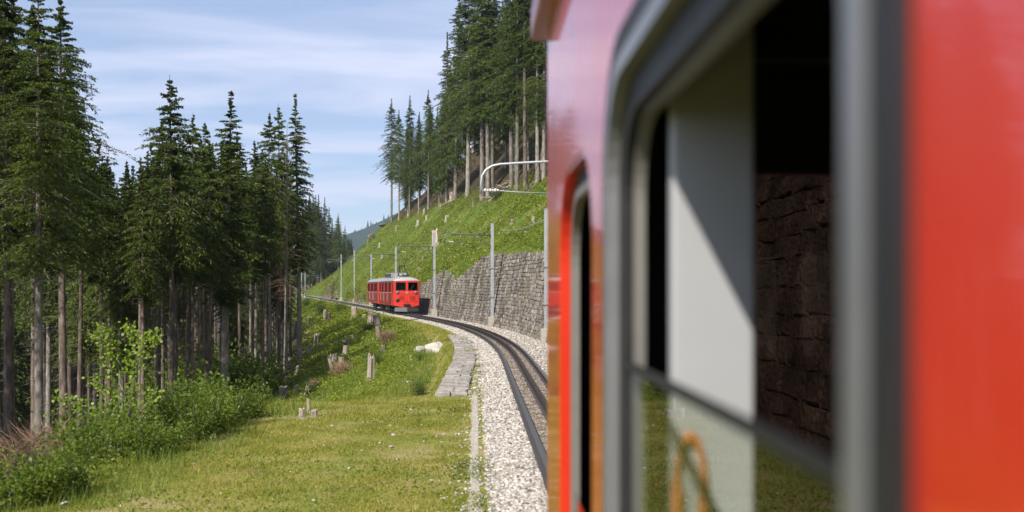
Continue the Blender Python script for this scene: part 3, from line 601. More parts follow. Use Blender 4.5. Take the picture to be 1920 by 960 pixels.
def wires():
    sup = [(-20, 0, 5.1), (28, .25, 5.25), (52, .1, 5.2), (73.7, -.1, 5.2), (98.8, -.6, 5.5), (130, -.5, 5.7), (160, -.3, 5.7), (190, -.4, 5.8), (225, 0, 5.9), (300, .2, 6.0), (385, 0, 6.2)]
    for name, dz, lab in (('contact_wire', 0, 'thin contact wire hanging above the track'), ('feeder_wire', .95, 'thin upper carrier wire running above the contact wire')):
        mb = MB()
        for (y0, s0, z0), (y1, s1, z1) in zip(sup[:-1], sup[1:]):
            pts = []
            for k in range(9):
                t = k / 8; y = y0 + (y1 - y0) * t; xa = float(Xc(y0)) + s0; xb = float(Xc(y1)) + s1
                pts.append((xa + (xb - xa) * t, y, z0 + (z1 - z0) * t + dz - (.5 if dz else .08) * 4 * t * (1 - t)))
            mb.tube(pts, .007, 4, False)
        tag(mb.build(name, M['wire']), lab, 'wire')
    a = gp(1000, 52); p = Vector((float(Xc(52)) + 2.5, 52, pz(411, 52))); q = Vector((float(Xc(60)) + 9, 62, 0)); q = cast(940, 432)
    pts = [p.lerp(q, t) + Vector((0, 0, -.25 * 4 * t * (1 - t))) for t in [k / 10 for k in range(11)]]
    tag(MB().tube(pts, .028, 6).build('anchor_cable', M['galv']), 'pale anchor cable running from the mast into the hillside', 'cable')
wires()

# ------------------------------------------------------------------ the oncoming red train
def rrect(y0, y1, z0, z1, r, n=6):
    pts = []
    for cx, cz, a0 in ((y1 - r, z1 - r, 0), (y0 + r, z1 - r, 90), (y0 + r, z0 + r, 180), (y1 - r, z0 + r, 270)):
        for k in range(n + 1): a = R(a0 + 90 * k / n); pts.append((cx + r * math.cos(a), cz + r * math.sin(a)))
    return pts
def holed(mb, outer, holes, x0, x1):
    """plate in the (y,z) plane with holes, thickness x0..x1"""
    bm = bmesh.new(); ed = []
    for lp in [outer] + holes:
        vs = [bm.verts.new((x0, y, z)) for y, z in lp]
        for i in range(len(vs)): ed.append(bm.edges.new((vs[i], vs[(i + 1) % len(vs)])))
    bmesh.ops.triangle_fill(bm, use_beauty=True, use_dissolve=False, edges=ed)
    bm.verts.index_update(); V = [v.co[:] for v in bm.verts]; Fs = [[v.index for v in f.verts] for f in bm.faces]; E = [(e.verts[0].index, e.verts[1].index) for e in bm.edges if len(e.link_faces) == 1]; bm.free()
    n = len(V); mb.add(V + [(x1, b, c) for _, b, c in V], Fs + [[q + n for q in f][::-1] for f in Fs] + [(a, b, b + n, a + n) for a, b in E])
def person(parent_loc, rz, shirt, hair, label, turn=0.0):
    """seated figure, one continuous skinned body"""
    V = [(0, 0, .0), (0, .02, .24), (0, .02, .47), (0, .03, .57), (0, .045, .68), (0, .05, .79), (-.19, .02, .44), (-.25, .08, .20), (-.18, .30, .12), (.19, .02, .44), (.25, .08, .20), (.18, .30, .12),
         (-.10, .05, -.02), (-.11, .42, .0), (-.11, .46, -.42), (-.11, .58, -.46), (.10, .05, -.02), (.11, .42, .0), (.11, .46, -.42), (.11, .58, -.46), (0, .14, .67)]
    E = [(0, 1), (1, 2), (2, 3), (3, 4), (4, 5), (2, 6), (6, 7), (7, 8), (2, 9), (9, 10), (10, 11), (0, 12), (12, 13), (13, 14), (14, 15), (0, 16), (16, 17), (17, 18), (18, 19), (4, 20)]
    rad = [.15, .145, .14, .055, .095, .08, .065, .048, .035, .065, .048, .035, .095, .07, .05, .035, .095, .07, .05, .035, .022]
    me = bpy.data.meshes.new('body'); me.from_pydata(V, E, []); me.materials.append(shirt)
    root = tag(empty('person', parent_loc, rz), label, 'person'); o = link('body', me, root)
    md = o.modifiers.new('skin', 'SKIN'); md.use_smooth_shade = True
    for i, sv in enumerate(me.skin_vertices[0].data): sv.radius = (rad[i], rad[i]); sv.use_root = (i == 0)
    o.modifiers.new('sub', 'SUBSURF').levels = 1
    dg = bpy.context.evaluated_depsgraph_get(); m2 = bpy.data.meshes.new_from_object(o.evaluated_get(dg)); o.modifiers.clear(); o.data = m2; m2.name = 'body'
    m2.materials.clear(); m2.materials.append(shirt); m2.materials.append(M['skin'])
    for p in m2.polygons:
        c = p.center
        if c.z > .54 or (c.y > .22 and c.z > .06): p.material_index = 1
    hb = MB(); bm = bmesh.new(); bmesh.ops.create_uvsphere(bm, u_segments=12, v_segments=8, radius=.115)
    bm.verts.index_update(); hb.add([(v.co.x * .95, v.co.y + .03, v.co.z + .735) if v.co.z > -.03 or v.co.y < 0 else (v.co.x * .8, min(v.co.y, 0) * .6 + .0, v.co.z * .6 + .74) for v in bm.verts], [[v.index for v in f.verts] for f in bm.faces]); bm.free()
    hb.build('hair', hair, root, True)
    return root
M['skin'] = plain('skin', (0.55, 0.33, 0.24), 0.55)
M['hair_a'] = plain('brown_hair', (0.06, 0.035, 0.02), 0.6); M['hair_b'] = plain('blond_hair', (0.42, 0.30, 0.14), 0.6)
M['shirt_a'] = plain('pink_top', (0.65, 0.35, 0.40), 0.8); M['shirt_b'] = plain('blue_top', (0.10, 0.18, 0.45), 0.8); M['shirt_c'] = plain('white_top', (0.75, 0.74, 0.72), 0.8)
WH, EV, BT = 1.33, 3.34, 0.82
def wheelset(root, y):
    for s in (-1, 1):
        w = MB(); w.disc((s * .47, y, .36), (s, 0, 0), .36, .1, 22).build('wheel', M['darkmetal'], root, True)
    MB().tube([(-.5, y, .36), (.5, y, .36)], .06, 8).build('axle', M['darkmetal'], root)
def roof_mesh(root, y0, y1, front_white):
    n = 14; prof = []
    for k in range(n + 1):
        t = -1 + 2 * k / n; prof.append((t * (WH + .06), EV + .02 + .40 * (1 - abs(t) ** 3.2)))
    prof = [(-WH - .06, EV - .04)] + prof + [(WH + .06, EV - .04)]
    mb = MB(); L = y1 - y0; ys = [y0 - .04, y0 + .25, y0 + .6, y1 - 1.3, y1 - .9, y1 - .45, y1 - .12, y1 + .05]; fall = [.12, .03, 0, 0, .02, .07, .15, .27]
    m = len(prof)
    for y, d in zip(ys, fall): mb.v += [(x * (1 - d * .12), y, z - max(0, z - EV) * d * 2.2) for x, z in prof]
    for i in range(len(ys) - 1):
        for j in range(m - 1): mb.f.append((i * m + j, i * m + j + 1, (i + 1) * m + j + 1, (i + 1) * m + j)); mb.m.append(1 if (front_white and i >= 6) else 0)
    mb.f += [list(range(m))[::-1], [(len(ys) - 1) * m + j for j in range(m)]]; mb.m += [0, 1 if front_white else 0]
    return mb.build('roof', [M['roof'], M['roof_white']], root, True)
def rail_car(name, yfront, L, label, motor):
    yc = yfront + L / 2; th = float(Hd(yc)); root = empty(name, (float(Xc(yc)), yc, 0), math.pi - th); tag(root, label, 'train car', 'red two-car train ahead')
    h = L / 2          # local +y is the end that faces the camera; local +x is the picture's left side
    wins = ([(-h + .5, -h + 2.05, 3), (-h + 2.9, -h + 4.5, 3), (-h + 5.6, -h + 7.9, 4), (-h + 8.9, -h + 11.1, 4)] if motor else [(-h + .6, -h + 3.2, 4), (-h + 4.2, -h + 7.0, 4), (-h + 7.9, -h + 11.4, 5)])
    slots = []
    for a, b, n in wins:
        w = (b - a) / n
        for k in range(n): slots.append((a + k * w + .05, a + (k + 1) * w - .05))
    if motor: slots.append((h - 1.0, h - .62))
    outer = [(-h, BT), (h - .10, BT), (h - .10, EV), (-h, EV)]
    for s in (1, -1):
        mb = MB(); holed(mb, outer, [rrect(a, b, 2.18, 3.16, .06, 3) for a, b in slots], s * (WH - .05), s * WH); mb.build('side_wall', M['red_far'], root)
        for a, b in slots:
            MB().box(s * (WH - .032), s * (WH - .024), a - .01, b + .01, 2.17, 3.17).build('window', M['pane_far'], root)
            MB().ring(rrect(a - .005, b + .005, 2.175, 3.165, .06, 3), rrect(a + .03, b - .03, 2.21, 3.13, .05, 3), s * (WH + .004), s * (WH + .018)).build('window_frame', M['darkmetal'], root)
        for a, b, n in wins:
            MB().bbox(min(s * (WH + .002), s * (WH + .016)), max(s * (WH + .002), s * (WH + .016)), a - .02, b + .02, BT + .12, 2.08, .006).build('lower_panel', M['red_dark'], root)
            MB().bbox(min(s * (WH + .002), s * (WH + .03)), max(s * (WH + .002), s * (WH + .03)), a - .02, b + .02, 2.09, 2.13, .006).build('sill_strip', M['white'], root)
        for a, b in ((wins[i][1] + .12, wins[i + 1][0] - .12) for i in range(len(wins) - 1)):
            MB().ring(rrect(a, b, BT + .05, 3.2, .05, 3), rrect(a + .025, b - .025, BT + .075, 3.17, .04, 3), s * (WH + .001), s * (WH + .014)).build('door_seam', M['red_dark'], root)
            MB().tube([(s * (WH + .05), a + .06, 1.2), (s * (WH + .05), a + .06, 2.1)], .018, 6).build('hand_rail', M['white'], root)
    roof_mesh(root, -h, h, motor or True)
    MB().box(-WH + .06, WH - .06, -h + .06, h - .12, BT + .01, BT + .09).build('floor_pan', M['darkmetal'], root)
    MB().box(-WH + .051, WH - .051, -h, -h + .05, BT, EV - .01).build('rear_wall', M['red_far'], root)
    MB().box(-WH + .06, WH - .06, -h + .06, h - .12, EV - .12, EV - .07).build('ceiling', M['lining'], root)
    # front end: rounded corners in plan, slightly V-shaped skirt
    fp = [(-WH, h - .10), (-WH + .03, h - .03), (-WH + .10, h + .03), (-.6, h + .10), (0, h + .12), (.6, h + .10), (WH - .10, h + .03), (WH - .03, h - .03), (WH, h - .10)]
    def fy(x): return float(np.interp(x, [p[0] for p in fp], [p[1] for p in fp]))
    fm = MB(); xs = sorted(set([p[0] for p in fp] + [-1.10, -.14, .14, 1.10])); zs = [0, 2.36, 3.17, EV]
    skirt = lambda x: BT - .10 * max(0, 1 - abs(x) / WH) - (.10 if abs(x) < .7 else 0)
    gz = [None, 1.3, 2.36, 3.17, EV + .01]
    for i in range(len(xs) - 1):
        a, b = xs[i], xs[i + 1]
        for k in range(4):
            if motor and k == 2 and .13 < abs((a + b) / 2) < 1.10: continue
            za, zb = (skirt(a), skirt(b)) if k == 0 else (gz[k], gz[k]); fm.add([(a, fy(a), za), (b, fy(b), zb), (b, fy(b), gz[k + 1]), (a, fy(a), gz[k + 1])], [(0, 1, 2, 3)])
    fm.build('front_wall', M['red_far'], root)
    if motor:
        for s in (-1, 1):
            a, b = (.14, 1.10) if s > 0 else (-1.10, -.14)
            g = MB(); g.add([(a, fy(a) - .03, 2.36), (b, fy(b) - .03, 2.36), (b, fy(b) - .03, 3.17), (a, fy(a) - .03, 3.17)], [(0, 1, 2, 3)]); w = g.build('windscreen', M['tint'], root)
            fr = MB()
            for (x0, z0, x1, z1) in ((a, 2.36, b, 2.36), (a, 3.17, b, 3.17), (a, 2.36, a, 3.17), (b, 2.36, b, 3.17)): fr.tube([(x0, fy(x0) + .005, z0), (x1, fy(x1) + .005, z1)], .03, 6)
            fr.build('rubber_frame', M['black'], w)
            MB().tube([(s * .35, fy(.35) + .03, 2.40), (s * .75, fy(.75) + .03, 2.95)], .012, 5).build('wiper', M['black'], w)
            x = s * .93; hd = MB(); hd.disc((x, fy(x) - .02, 2.13), (0, 1, 0), .15, .08, 20); ho = hd.build('headlight', M['chrome'], root, True)
            MB().disc((x, fy(x) + .061, 2.13), (0, 1, 0), .10, .02, 18).build('lens', M['lens'], ho, True)
            lv = MB()
            for k in range(5): lv.box(s * .52 - .26, s * .52 + .26, fy(.52) + .012, fy(.52) + .04, 1.42 + k * .095, 1.475 + k * .095)
            lv.build('louvre', M['red_far'], root)
        d = MB(); d.disc((.93, fy(.93) - .02, 1.36), (0, 1, 0), .19, .06, 20); po = d.build('cable_port', M['black'], root, True)
        e = MB(); e.ring(rrect(-.13, .13, 2.0, 2.26, .13, 5), rrect(-.10, .10, 2.03, 2.23, .10, 5), 0, .02); e.v = [(b, fy(0) + .02 + a, c) for a, b, c in e.v]; em = e.build('emblem', M['white'], root)
        MB().box(-.08, .08, fy(0) + .012, fy(0) + .035, 2.10, 2.15).build('emblem_bar', M['white'], em)
        for z in (1.99, 1.22):
            sm_ = MB(); sm_.tube([(x, fy(x) + .006, z) for x in np.linspace(-1.25, 1.25, 13)], .011, 5); sm_.build('panel_seam', M['red_dark'], root)
        MB().tube([(0, fy(0) + .004, .85), (0, fy(0) + .004, 1.98)], .009, 5).build('panel_seam', M['red_dark'], root)
        MB().bbox(-.33, .33, h + .05, h + .32, .80, .98, .03).build('coupler', M['black'], root)
        # snow plough blade
        pl = MB(); pl.add([(-1.2, h - .1, .62), (0, h + .28, .62), (1.2, h - .1, .62), (1.25, h + .0, .22), (0, h + .40, .20), (-1.25, h + .0, .22), (1.25, h - .15, .22), (-1.25, h - .15, .22), (1.2, h - .2, .62), (-1.2, h - .2, .62)],
               [(0, 1, 4, 5), (1, 2, 3, 4), (5, 4, 3, 6, 7), (0, 5, 7, 9), (2, 8, 6, 3), (0, 9, 8, 2, 1)]); pl.build('snow_plough', M['plough'], root)
        MB().box(-1.1, 1.1, h - .6, h - .02, .6, .78).build('buffer_beam', M['darkmetal'], root)
        # roof gear
        for k in range(3):
            b = MB(); y0 = -h + 2.2 + k * 1.75; b.bbox(-.85, .85, y0, y0 + 1.55, EV + .39, EV + .88, .03); bo = b.build('resistor_box', M['roof'], root)
            gr = MB()
            for q in range(8): gr.box(.856, .872, y0 + .12 + q * .17, y0 + .22 + q * .17, EV + .48, EV + .80)
            gr.build('grille', M['darkmetal'], bo)
        b = MB(); b.bbox(-.7, .7, -h + 8.0, -h + 9.2, EV + .38, EV + .72, .05); b.build('roof_box', M['roof_white'], root)
        pg = MB(); y0 = h - 3.2
        for s in (-1, 1):
            pg.tube([(s * .55, y0 - .8, EV + .52), (s * .55, y0 + .9, EV + .52)], .04, 6); pg.tube([(s * .5, y0 + .5, EV + .55), (s * .25, y0 - .5, EV + 1.55)], .075, 6); pg.tube([(s * .25, y0 - .5, EV + 1.55), (s * .4, y0 + .3, EV + 2.2)], .022, 6)
        pg.tube([(-.55, y0 - .8, EV + .52), (.55, y0 - .8, EV + .52)], .04, 6); pg.tube([(-.55, y0 + .9, EV + .52), (.55, y0 + .9, EV + .52)], .04, 6); pg.tube([(-.3, y0 - .5, EV + 1.55), (.3, y0 - .5, EV + 1.55)], .09, 6)
        po = pg.build('pantograph', M['darkmetal'], root, True)
        MB().tube([(-.8, y0 + .3, EV + 2.12), (-.6, y0 + .3, EV + 2.22), (.6, y0 + .3, EV + 2.22), (.8, y0 + .3, EV + 2.12)], .03, 6).build('collector_strip', M['darkmetal'], po)
        for s in (-1, 1):
            for yy in (y0 - .7, y0 + .8): MB().disc((s * .55, yy, EV + .30), (0, 0, 1), .07, .22, 10).build('insulator', M['insul'], po)
        MB().bbox(-.25, .25, h - 1.9, h - 1.3, EV + .36, EV + .62, .05).build('horn_box', M['darkmetal'], root)
    else:
        for k in range(3):
            MB().disc((0, -h + 2.5 + k * 3.2, EV + .38), (0, 0, 1), .17, .13, 14).build('roof_vent', M['roof'], root, True)
    for y in (-h + 1.6, -h + 3.5, h - 3.6, h - 1.7): wheelset(root, y)
    uf = MB(); uf.box(-.9, .9, -h + .3, h - .3, .62, BT); uf.box(-1.1, 1.1, -1.6, 1.4, .32, .7); uf.build('underframe', M['darkmetal'], root)
    for s in (-1, 1):
        for yy in (-h + 2.5, h - 2.6): MB().bbox(min(s * .62, s * .72), max(s * .62, s * .72), yy - 1.5, yy + 1.5, .25, .55, .03).build('bogie_frame', M['darkmetal'], root)
        for a, b in ((wins[i][1] + .12, wins[i + 1][0] - .12) for i in range(len(wins) - 1)): MB().bbox(min(s * .9, s * 1.3), max(s * .9, s * 1.3), a, b, .45, .5, .01).build('step', M['darkmetal'], root)
    # benches inside
    for k in range(5):
        yy = -h + 1.4 + k * 2.2
        for s in (-1, 1):
            bn = MB(); bn.bbox(min(s * .35, s * 1.2), max(s * .35, s * 1.2), yy, yy + .45, 1.25, 1.36, .02); bn.bbox(min(s * .35, s * 1.2), max(s * .35, s * 1.2), yy - .08, yy, 1.25, 2.0, .02); bn.build('bench', M['seat'], root)
    return root
TF = 103.0; LC = 13.2
car_a = rail_car('railcar', TF, LC, 'red leading railcar with pantograph on its grey roof, facing the camera', True)
car_b = rail_car('railcar', TF + LC + .55, LC - .6, 'plain red trailer coach coupled behind the leading railcar', False)
MB().bbox(-.95, .95, LC / 2 - .35, LC / 2 + .6, 1.0, 3.2, .04).build('gangway_bellows', M['black'], car_a).location = (0, -LC, 0)
for lx, ly, sh, ha, who, c in ((.82, 3.35, 'shirt_a', 'hair_b', 'passenger in a pink top at the forward windows of the red railcar', car_a), (.82, 1.1, 'shirt_b', 'hair_a', 'dark-haired passenger in a blue top at a window of the red railcar', car_a), (.82, -1.2, 'shirt_c', 'hair_a', 'passenger in a white top at the rear windows of the red railcar', car_a), (.82, -2.6, 'shirt_c', 'hair_b', 'fair-haired passenger in white at a window of the trailer coach', car_b)):
    wl = Matrix.Rotation(c.rotation_euler.z, 4, 'Z') @ Vector((lx, ly, 1.52)); person(Vector(c.location) + wl, c.rotation_euler.z, M[sh], M[ha], who)

# ------------------------------------------------------------------ the coach the picture is taken from
def build_coach():
    X0, X1 = .25, 2.85; YF, YR = 3.8, -9.2; ZB, ZE = .62, 3.60
    root = tag(empty('passenger_coach', (1.55, -2.7, 0)), 'glossy red passenger coach close to the camera with open silver-framed window', 'train car')
    B = lambda mb, nm, mt, par=None, smooth=False: mb.build(nm, mt, par or root, smooth, world=(par is None))
    def sub(mb, nm, mt, par, smooth=False):
        o = mb.build(nm, mt, root, smooth, world=True); o.parent = par; o.location = (0, 0, 0); return o
    winA = (.59, 2.0, 1.72, 3.045); door = (2.26, 3.17, 1.62, 2.94); winC = (-1.62, -.20, 1.72, 3.045); more = [(-3.4, -1.98, 1.72, 3.045), (-5.2, -3.78, 1.72, 3.045), (-7.6, -6.2, 1.72, 3.045)]
    outer = [(YR, ZB), (YF - .05, ZB), (YF - .05, ZE), (YR, ZE)]
    holes = [rrect(*winA, .24, 9), rrect(*door, .26, 9), rrect(*winC, .24, 9)] + [rrect(*w, .24, 9) for w in more]
    mb = MB(); holed(mb, outer, holes, X0, X0 + .03); B(mb, 'side_wall', M['red'])
    mb = MB(); holed(mb, outer, holes, X1, X1 - .03); B(mb, 'side_wall', M['red'])
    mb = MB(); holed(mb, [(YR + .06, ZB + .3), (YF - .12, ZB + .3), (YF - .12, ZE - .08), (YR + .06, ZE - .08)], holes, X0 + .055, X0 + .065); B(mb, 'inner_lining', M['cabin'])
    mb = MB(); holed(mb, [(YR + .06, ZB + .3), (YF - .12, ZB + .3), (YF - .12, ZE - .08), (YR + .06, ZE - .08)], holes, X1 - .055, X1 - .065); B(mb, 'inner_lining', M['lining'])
    # windows
    def window(w, side, pane, pane_top, strap=False):
        s = 1 if side == 'L' else -1; ox = X0 if s > 0 else X1
        y0, y1, z0, z1 = w; rr = lambda k, r: rrect(y0 + k, y1 - k, z0 + k, z1 - k, r, 9)
        fr = B(MB().ring(rr(.0455, .21), rr(.076, .19), ox - s * .012, ox + s * .014), 'window_frame', M['alu'])
        sub(MB().ring(rr(-.005, .245), rr(.045, .21), ox - s * .008, ox + s * .034), 'gasket', M['black'], fr)
        sub(MB().ring(rr(.0765, .19), rr(.136, .15), ox + s * .0145, ox + s * .0315), 'glass_channel', M['black'], fr)
        sub(MB().ring(rr(.1365, .15), rr(.147, .14), ox + s * .032, ox + s * .053), 'inner_frame', M['alu_dull'], fr)
        if pane:
            g = sub(MB().box(*sorted((ox + s * .0215, ox + s * .0255)), y0 + .095, y1 - .095, z0 + .095, pane_top), 'glass_pane', M['pane'], fr)
            sub(MB().box(*sorted((ox + s * .0165, ox + s * .0305)), y0 + .137, y1 - .137, pane_top + .0005, pane_top + .013), 'top_seal', M['black'], fr)
    window(winA, 'L', True, 2.452); window(winC, 'L', True, 2.1)
    for w in more: window(w, 'L', True, 2.45)
    for w in [winA, winC] + more: window(w, 'R', True, 2.87)
    # door with its own window
    y0, y1, z0, z1 = door; rr = lambda k, r: rrect(y0 + k, y1 - k, z0 + k, z1 - k, r, 9)
    dr = B(MB().ring(rr(0.0005, .26), rr(.014, .25), X0 + .004, X0 + .058), 'door_surround', M['red'])
    sub(MB().ring(rr(.0145, .25), rr(.055, .21), X0 + .034, X0 + .05), 'gasket', M['black'], dr)
    sub(MB().ring(rr(.0555, .21), rr(.085, .19), X0 + .028, X0 + .054), 'window_frame', M['alu_dull'], dr)
    sub(MB().box(X0 + .0375, X0 + .0415, y0 + .08, y1 - .08, z0 + .08, 1.98), 'glass_pane', M['pane'], dr)
    B(MB().tube([(X0 + .13, 2.9, 1.0), (X0 + .13, 2.9, 2.9)], .02, 12), 'grab_pole', M['alu'], None, True)
    B(MB().tube([(X0 + .10, 2.45, 1.7), (X0 + .10, 2.45, 2.70)], .016, 12), 'grab_pole', M['white'], None, True)
    # front end with two windscreens
    fx = [(X0 + .05, X0 + .50), (X0 + .58, 1.50), (1.60, X1 - .2)]
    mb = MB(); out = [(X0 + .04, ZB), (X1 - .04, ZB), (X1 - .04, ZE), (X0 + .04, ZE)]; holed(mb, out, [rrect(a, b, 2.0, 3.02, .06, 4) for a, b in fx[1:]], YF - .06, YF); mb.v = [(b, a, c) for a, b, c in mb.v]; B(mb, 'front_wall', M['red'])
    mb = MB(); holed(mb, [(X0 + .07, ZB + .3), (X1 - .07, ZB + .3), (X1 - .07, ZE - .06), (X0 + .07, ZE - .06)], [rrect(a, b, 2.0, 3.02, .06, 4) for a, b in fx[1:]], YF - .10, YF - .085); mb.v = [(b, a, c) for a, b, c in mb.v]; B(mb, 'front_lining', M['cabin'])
    for a, b in fx[1:]: B(MB().box(a - .02, b + .02, YF - .076, YF - .070, 1.98, 3.04), 'windscreen', M['tint'])
    for x in (X0, X1):
        c = MB(); s = 1 if x == X0 else -1; c.tube([(x + s * .045, YF - .045, ZB), (x + s * .045, YF - .045, ZE)], .045, 16); B(c, 'corner_post', M['red'], None, True)
    for s in (-1, 1):
        hl = MB(); hl.disc((1.55 + s * .92, YF - .01, 1.75), (0, 1, 0), .15, .07, 20); B(hl, 'headlight', M['chrome'], None, True)
    B(MB().bbox(1.2, 1.9, YF + .002, YF + .3, .72, .9, .03), 'coupler', M['black'])
    pl = MB(); pl.add([(.4, YF - .05, .6), (1.55, YF + .28, .6), (2.7, YF - .05, .6), (2.72, YF + .02, .2), (1.55, YF + .38, .18), (.38, YF + .02, .2)], [(0, 1, 4, 5), (1, 2, 3, 4)]); B(pl, 'snow_plough', M['plough'])
    B(MB().box(X0 + .04, X1 - .04, YR, YR + .05, ZB, ZE), 'rear_wall', M['red'])
    # roof with gutter
    prof = [(X0 + .01 + (X1 - X0 - .02) * k / 16, ZE + .004 + .36 * (1 - abs(-1 + 2 * k / 16) ** 3)) for k in range(17)]
    rf = MB(); rf.prism(prof + [(X1 - .01, ZE + .001), (X0 + .01, ZE + .001)], 'y', YR, YF + .02); ro = B(rf, 'roof', M['roof'])
    for s, x in ((-1, X0), (1, X1)):
        gt = MB(); gt.bbox(min(x + s * .055, x - s * .02), max(x + s * .055, x - s * .02), YR - .02, YF + .09, ZE - .055, ZE + .075, .012); B(gt, 'gutter', M['gutter'])
    B(MB().bbox(X0 + .0, X1 - .0, YF + .003, YF + .10, ZE - .05, ZE + .15, .02), 'front_visor', M['gutter'])
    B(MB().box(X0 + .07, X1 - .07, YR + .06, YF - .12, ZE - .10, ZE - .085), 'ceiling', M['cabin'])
    B(MB().box(X0 + .07, X1 - .07, YR + .06, YF - .12, .95, 1.0), 'floor', M['floor'])
    # cab bulkhead, partition post, strap, seats
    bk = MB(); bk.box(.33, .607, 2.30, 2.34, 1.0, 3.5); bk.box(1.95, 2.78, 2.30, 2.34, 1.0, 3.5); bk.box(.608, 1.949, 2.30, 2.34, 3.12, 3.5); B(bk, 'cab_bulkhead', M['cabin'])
    pn = B(MB().bbox(.327, .466, 1.72, 1.76, 1.0, 3.49, .006), 'partition_post', M['panel'])
    st = []
    for k in range(25):
        a = math.pi * k / 24; st.append((.355 - .024 * math.cos(a), 2.26 + .09 * math.sin(a) ** .8))
    stp = [(.331, 1.75)] + [(.331, 1.95)] + st + [(.379, 1.95), (.379, 1.75)]
    s1 = MB(); n = len(stp)
    for x, z in stp:
        cx = .355; d = Vector((x - cx, 0, (z - 2.24) if z > 2.26 else 0)).normalized() if (x != cx or z > 2.26) else Vector((0, 0, 1))
        for w, yy in ((-.012, 1.708), (.008, 1.708), (.008, 1.717), (-.012, 1.717)): s1.v.append((x + d.x * w, yy, z + d.z * w))
    for i in range(n - 1):
        for j in range(4): s1.f.append((i * 4 + j, i * 4 + (j + 1) % 4, (i + 1) * 4 + (j + 1) % 4, (i + 1) * 4 + j)); s1.m.append(0)
    sub(s1, 'leather_strap', M['leather'], pn, True)
    for yy in (1.0, -.6, -2.2, -3.9, -5.6):
        for xa, xb in ((.55, 1.25), (1.95, 2.75)):
            se = MB(); se.bbox(xa, xb, yy, yy + .48, 1.28, 1.42, .03); so = B(se, 'seat', M['seat']); bb = MB(); bb.bbox(xa, xb, yy - .09, yy - .002, 1.30, 2.05, .03); sub(bb, 'backrest', M['seat'], so)
            lg = MB(); lg.box(xa + .1, xb - .1, yy + .1, yy + .3, 1.0, 1.279); sub(lg, 'seat_base', M['darkmetal'], so)
    B(MB().bbox(1.75, 2.7, 3.05, 3.6, 1.0, 1.85, .04), 'control_desk', M['cabin'])
    # running gear
    for y in (2.2, .4, -5.6, -7.6):
        for s in (-1, 1):
            w = MB(); w.disc((1.55 + s * .47, y, .36), (s, 0, 0), .36, .1, 22); B(w, 'wheel', M['darkmetal'], None, True)
        B(MB().tube([(1.05, y, .36), (2.05, y, .36)], .06, 8), 'axle', M['darkmetal'])
    uf = MB(); uf.box(X0 + .3, X1 - .3, YR + .2, YF - .3, .45, ZB - .002); uf.box(X0 + .15, X1 - .15, -4.2, -1.0, .22, .6); B(uf, 'underframe', M['darkmetal'])
build_coach()

# ------------------------------------------------------------------ spruces
def tube_np(P, Rr, n=7):
    """tapered tube through points P with radii Rr -> V, F(quads)"""
    P = np.asarray(P, float); k = len(P); a = np.arange(n) * 2 * np.pi / n
    V = P[:, None] + np.stack([np.cos(a), np.sin(a), 0 * a], 1)[None] * np.asarray(Rr)[:, None, None]
    i = (np.arange(k - 1)[:, None] * n + np.arange(n)[None]); j = (np.arange(k - 1)[:, None] * n + (np.arange(n)[None] + 1) % n)
    return V.reshape(-1, 3), np.stack([i, j, j + n, i + n], -1).reshape(-1, 4)
def rods(A, Bp, w):
    """thin three-sided sticks from A to B -> V, F(tris)"""
    A = np.asarray(A); Bp = np.asarray(Bp); n = len(A); d = Bp - A; d /= np.linalg.norm(d, axis=1, keepdims=True) + 1e-9
    u = np.cross(d, np.array([.3, .2, .93])); u /= np.linalg.norm(u, axis=1, keepdims=True) + 1e-9; v = np.cross(d, u); w = np.broadcast_to(np.asarray(w, float), (n,))[:, None]
    V = np.stack([A + u * w, A + (-.5 * u + .87 * v) * w, A + (-.5 * u - .87 * v) * w, Bp], 1).reshape(-1, 3)
    b = np.arange(n)[:, None, None] * 4; return V, (b + np.array([[0, 1, 3], [1, 2, 3], [2, 0, 3]])[None]).reshape(-1, 3)
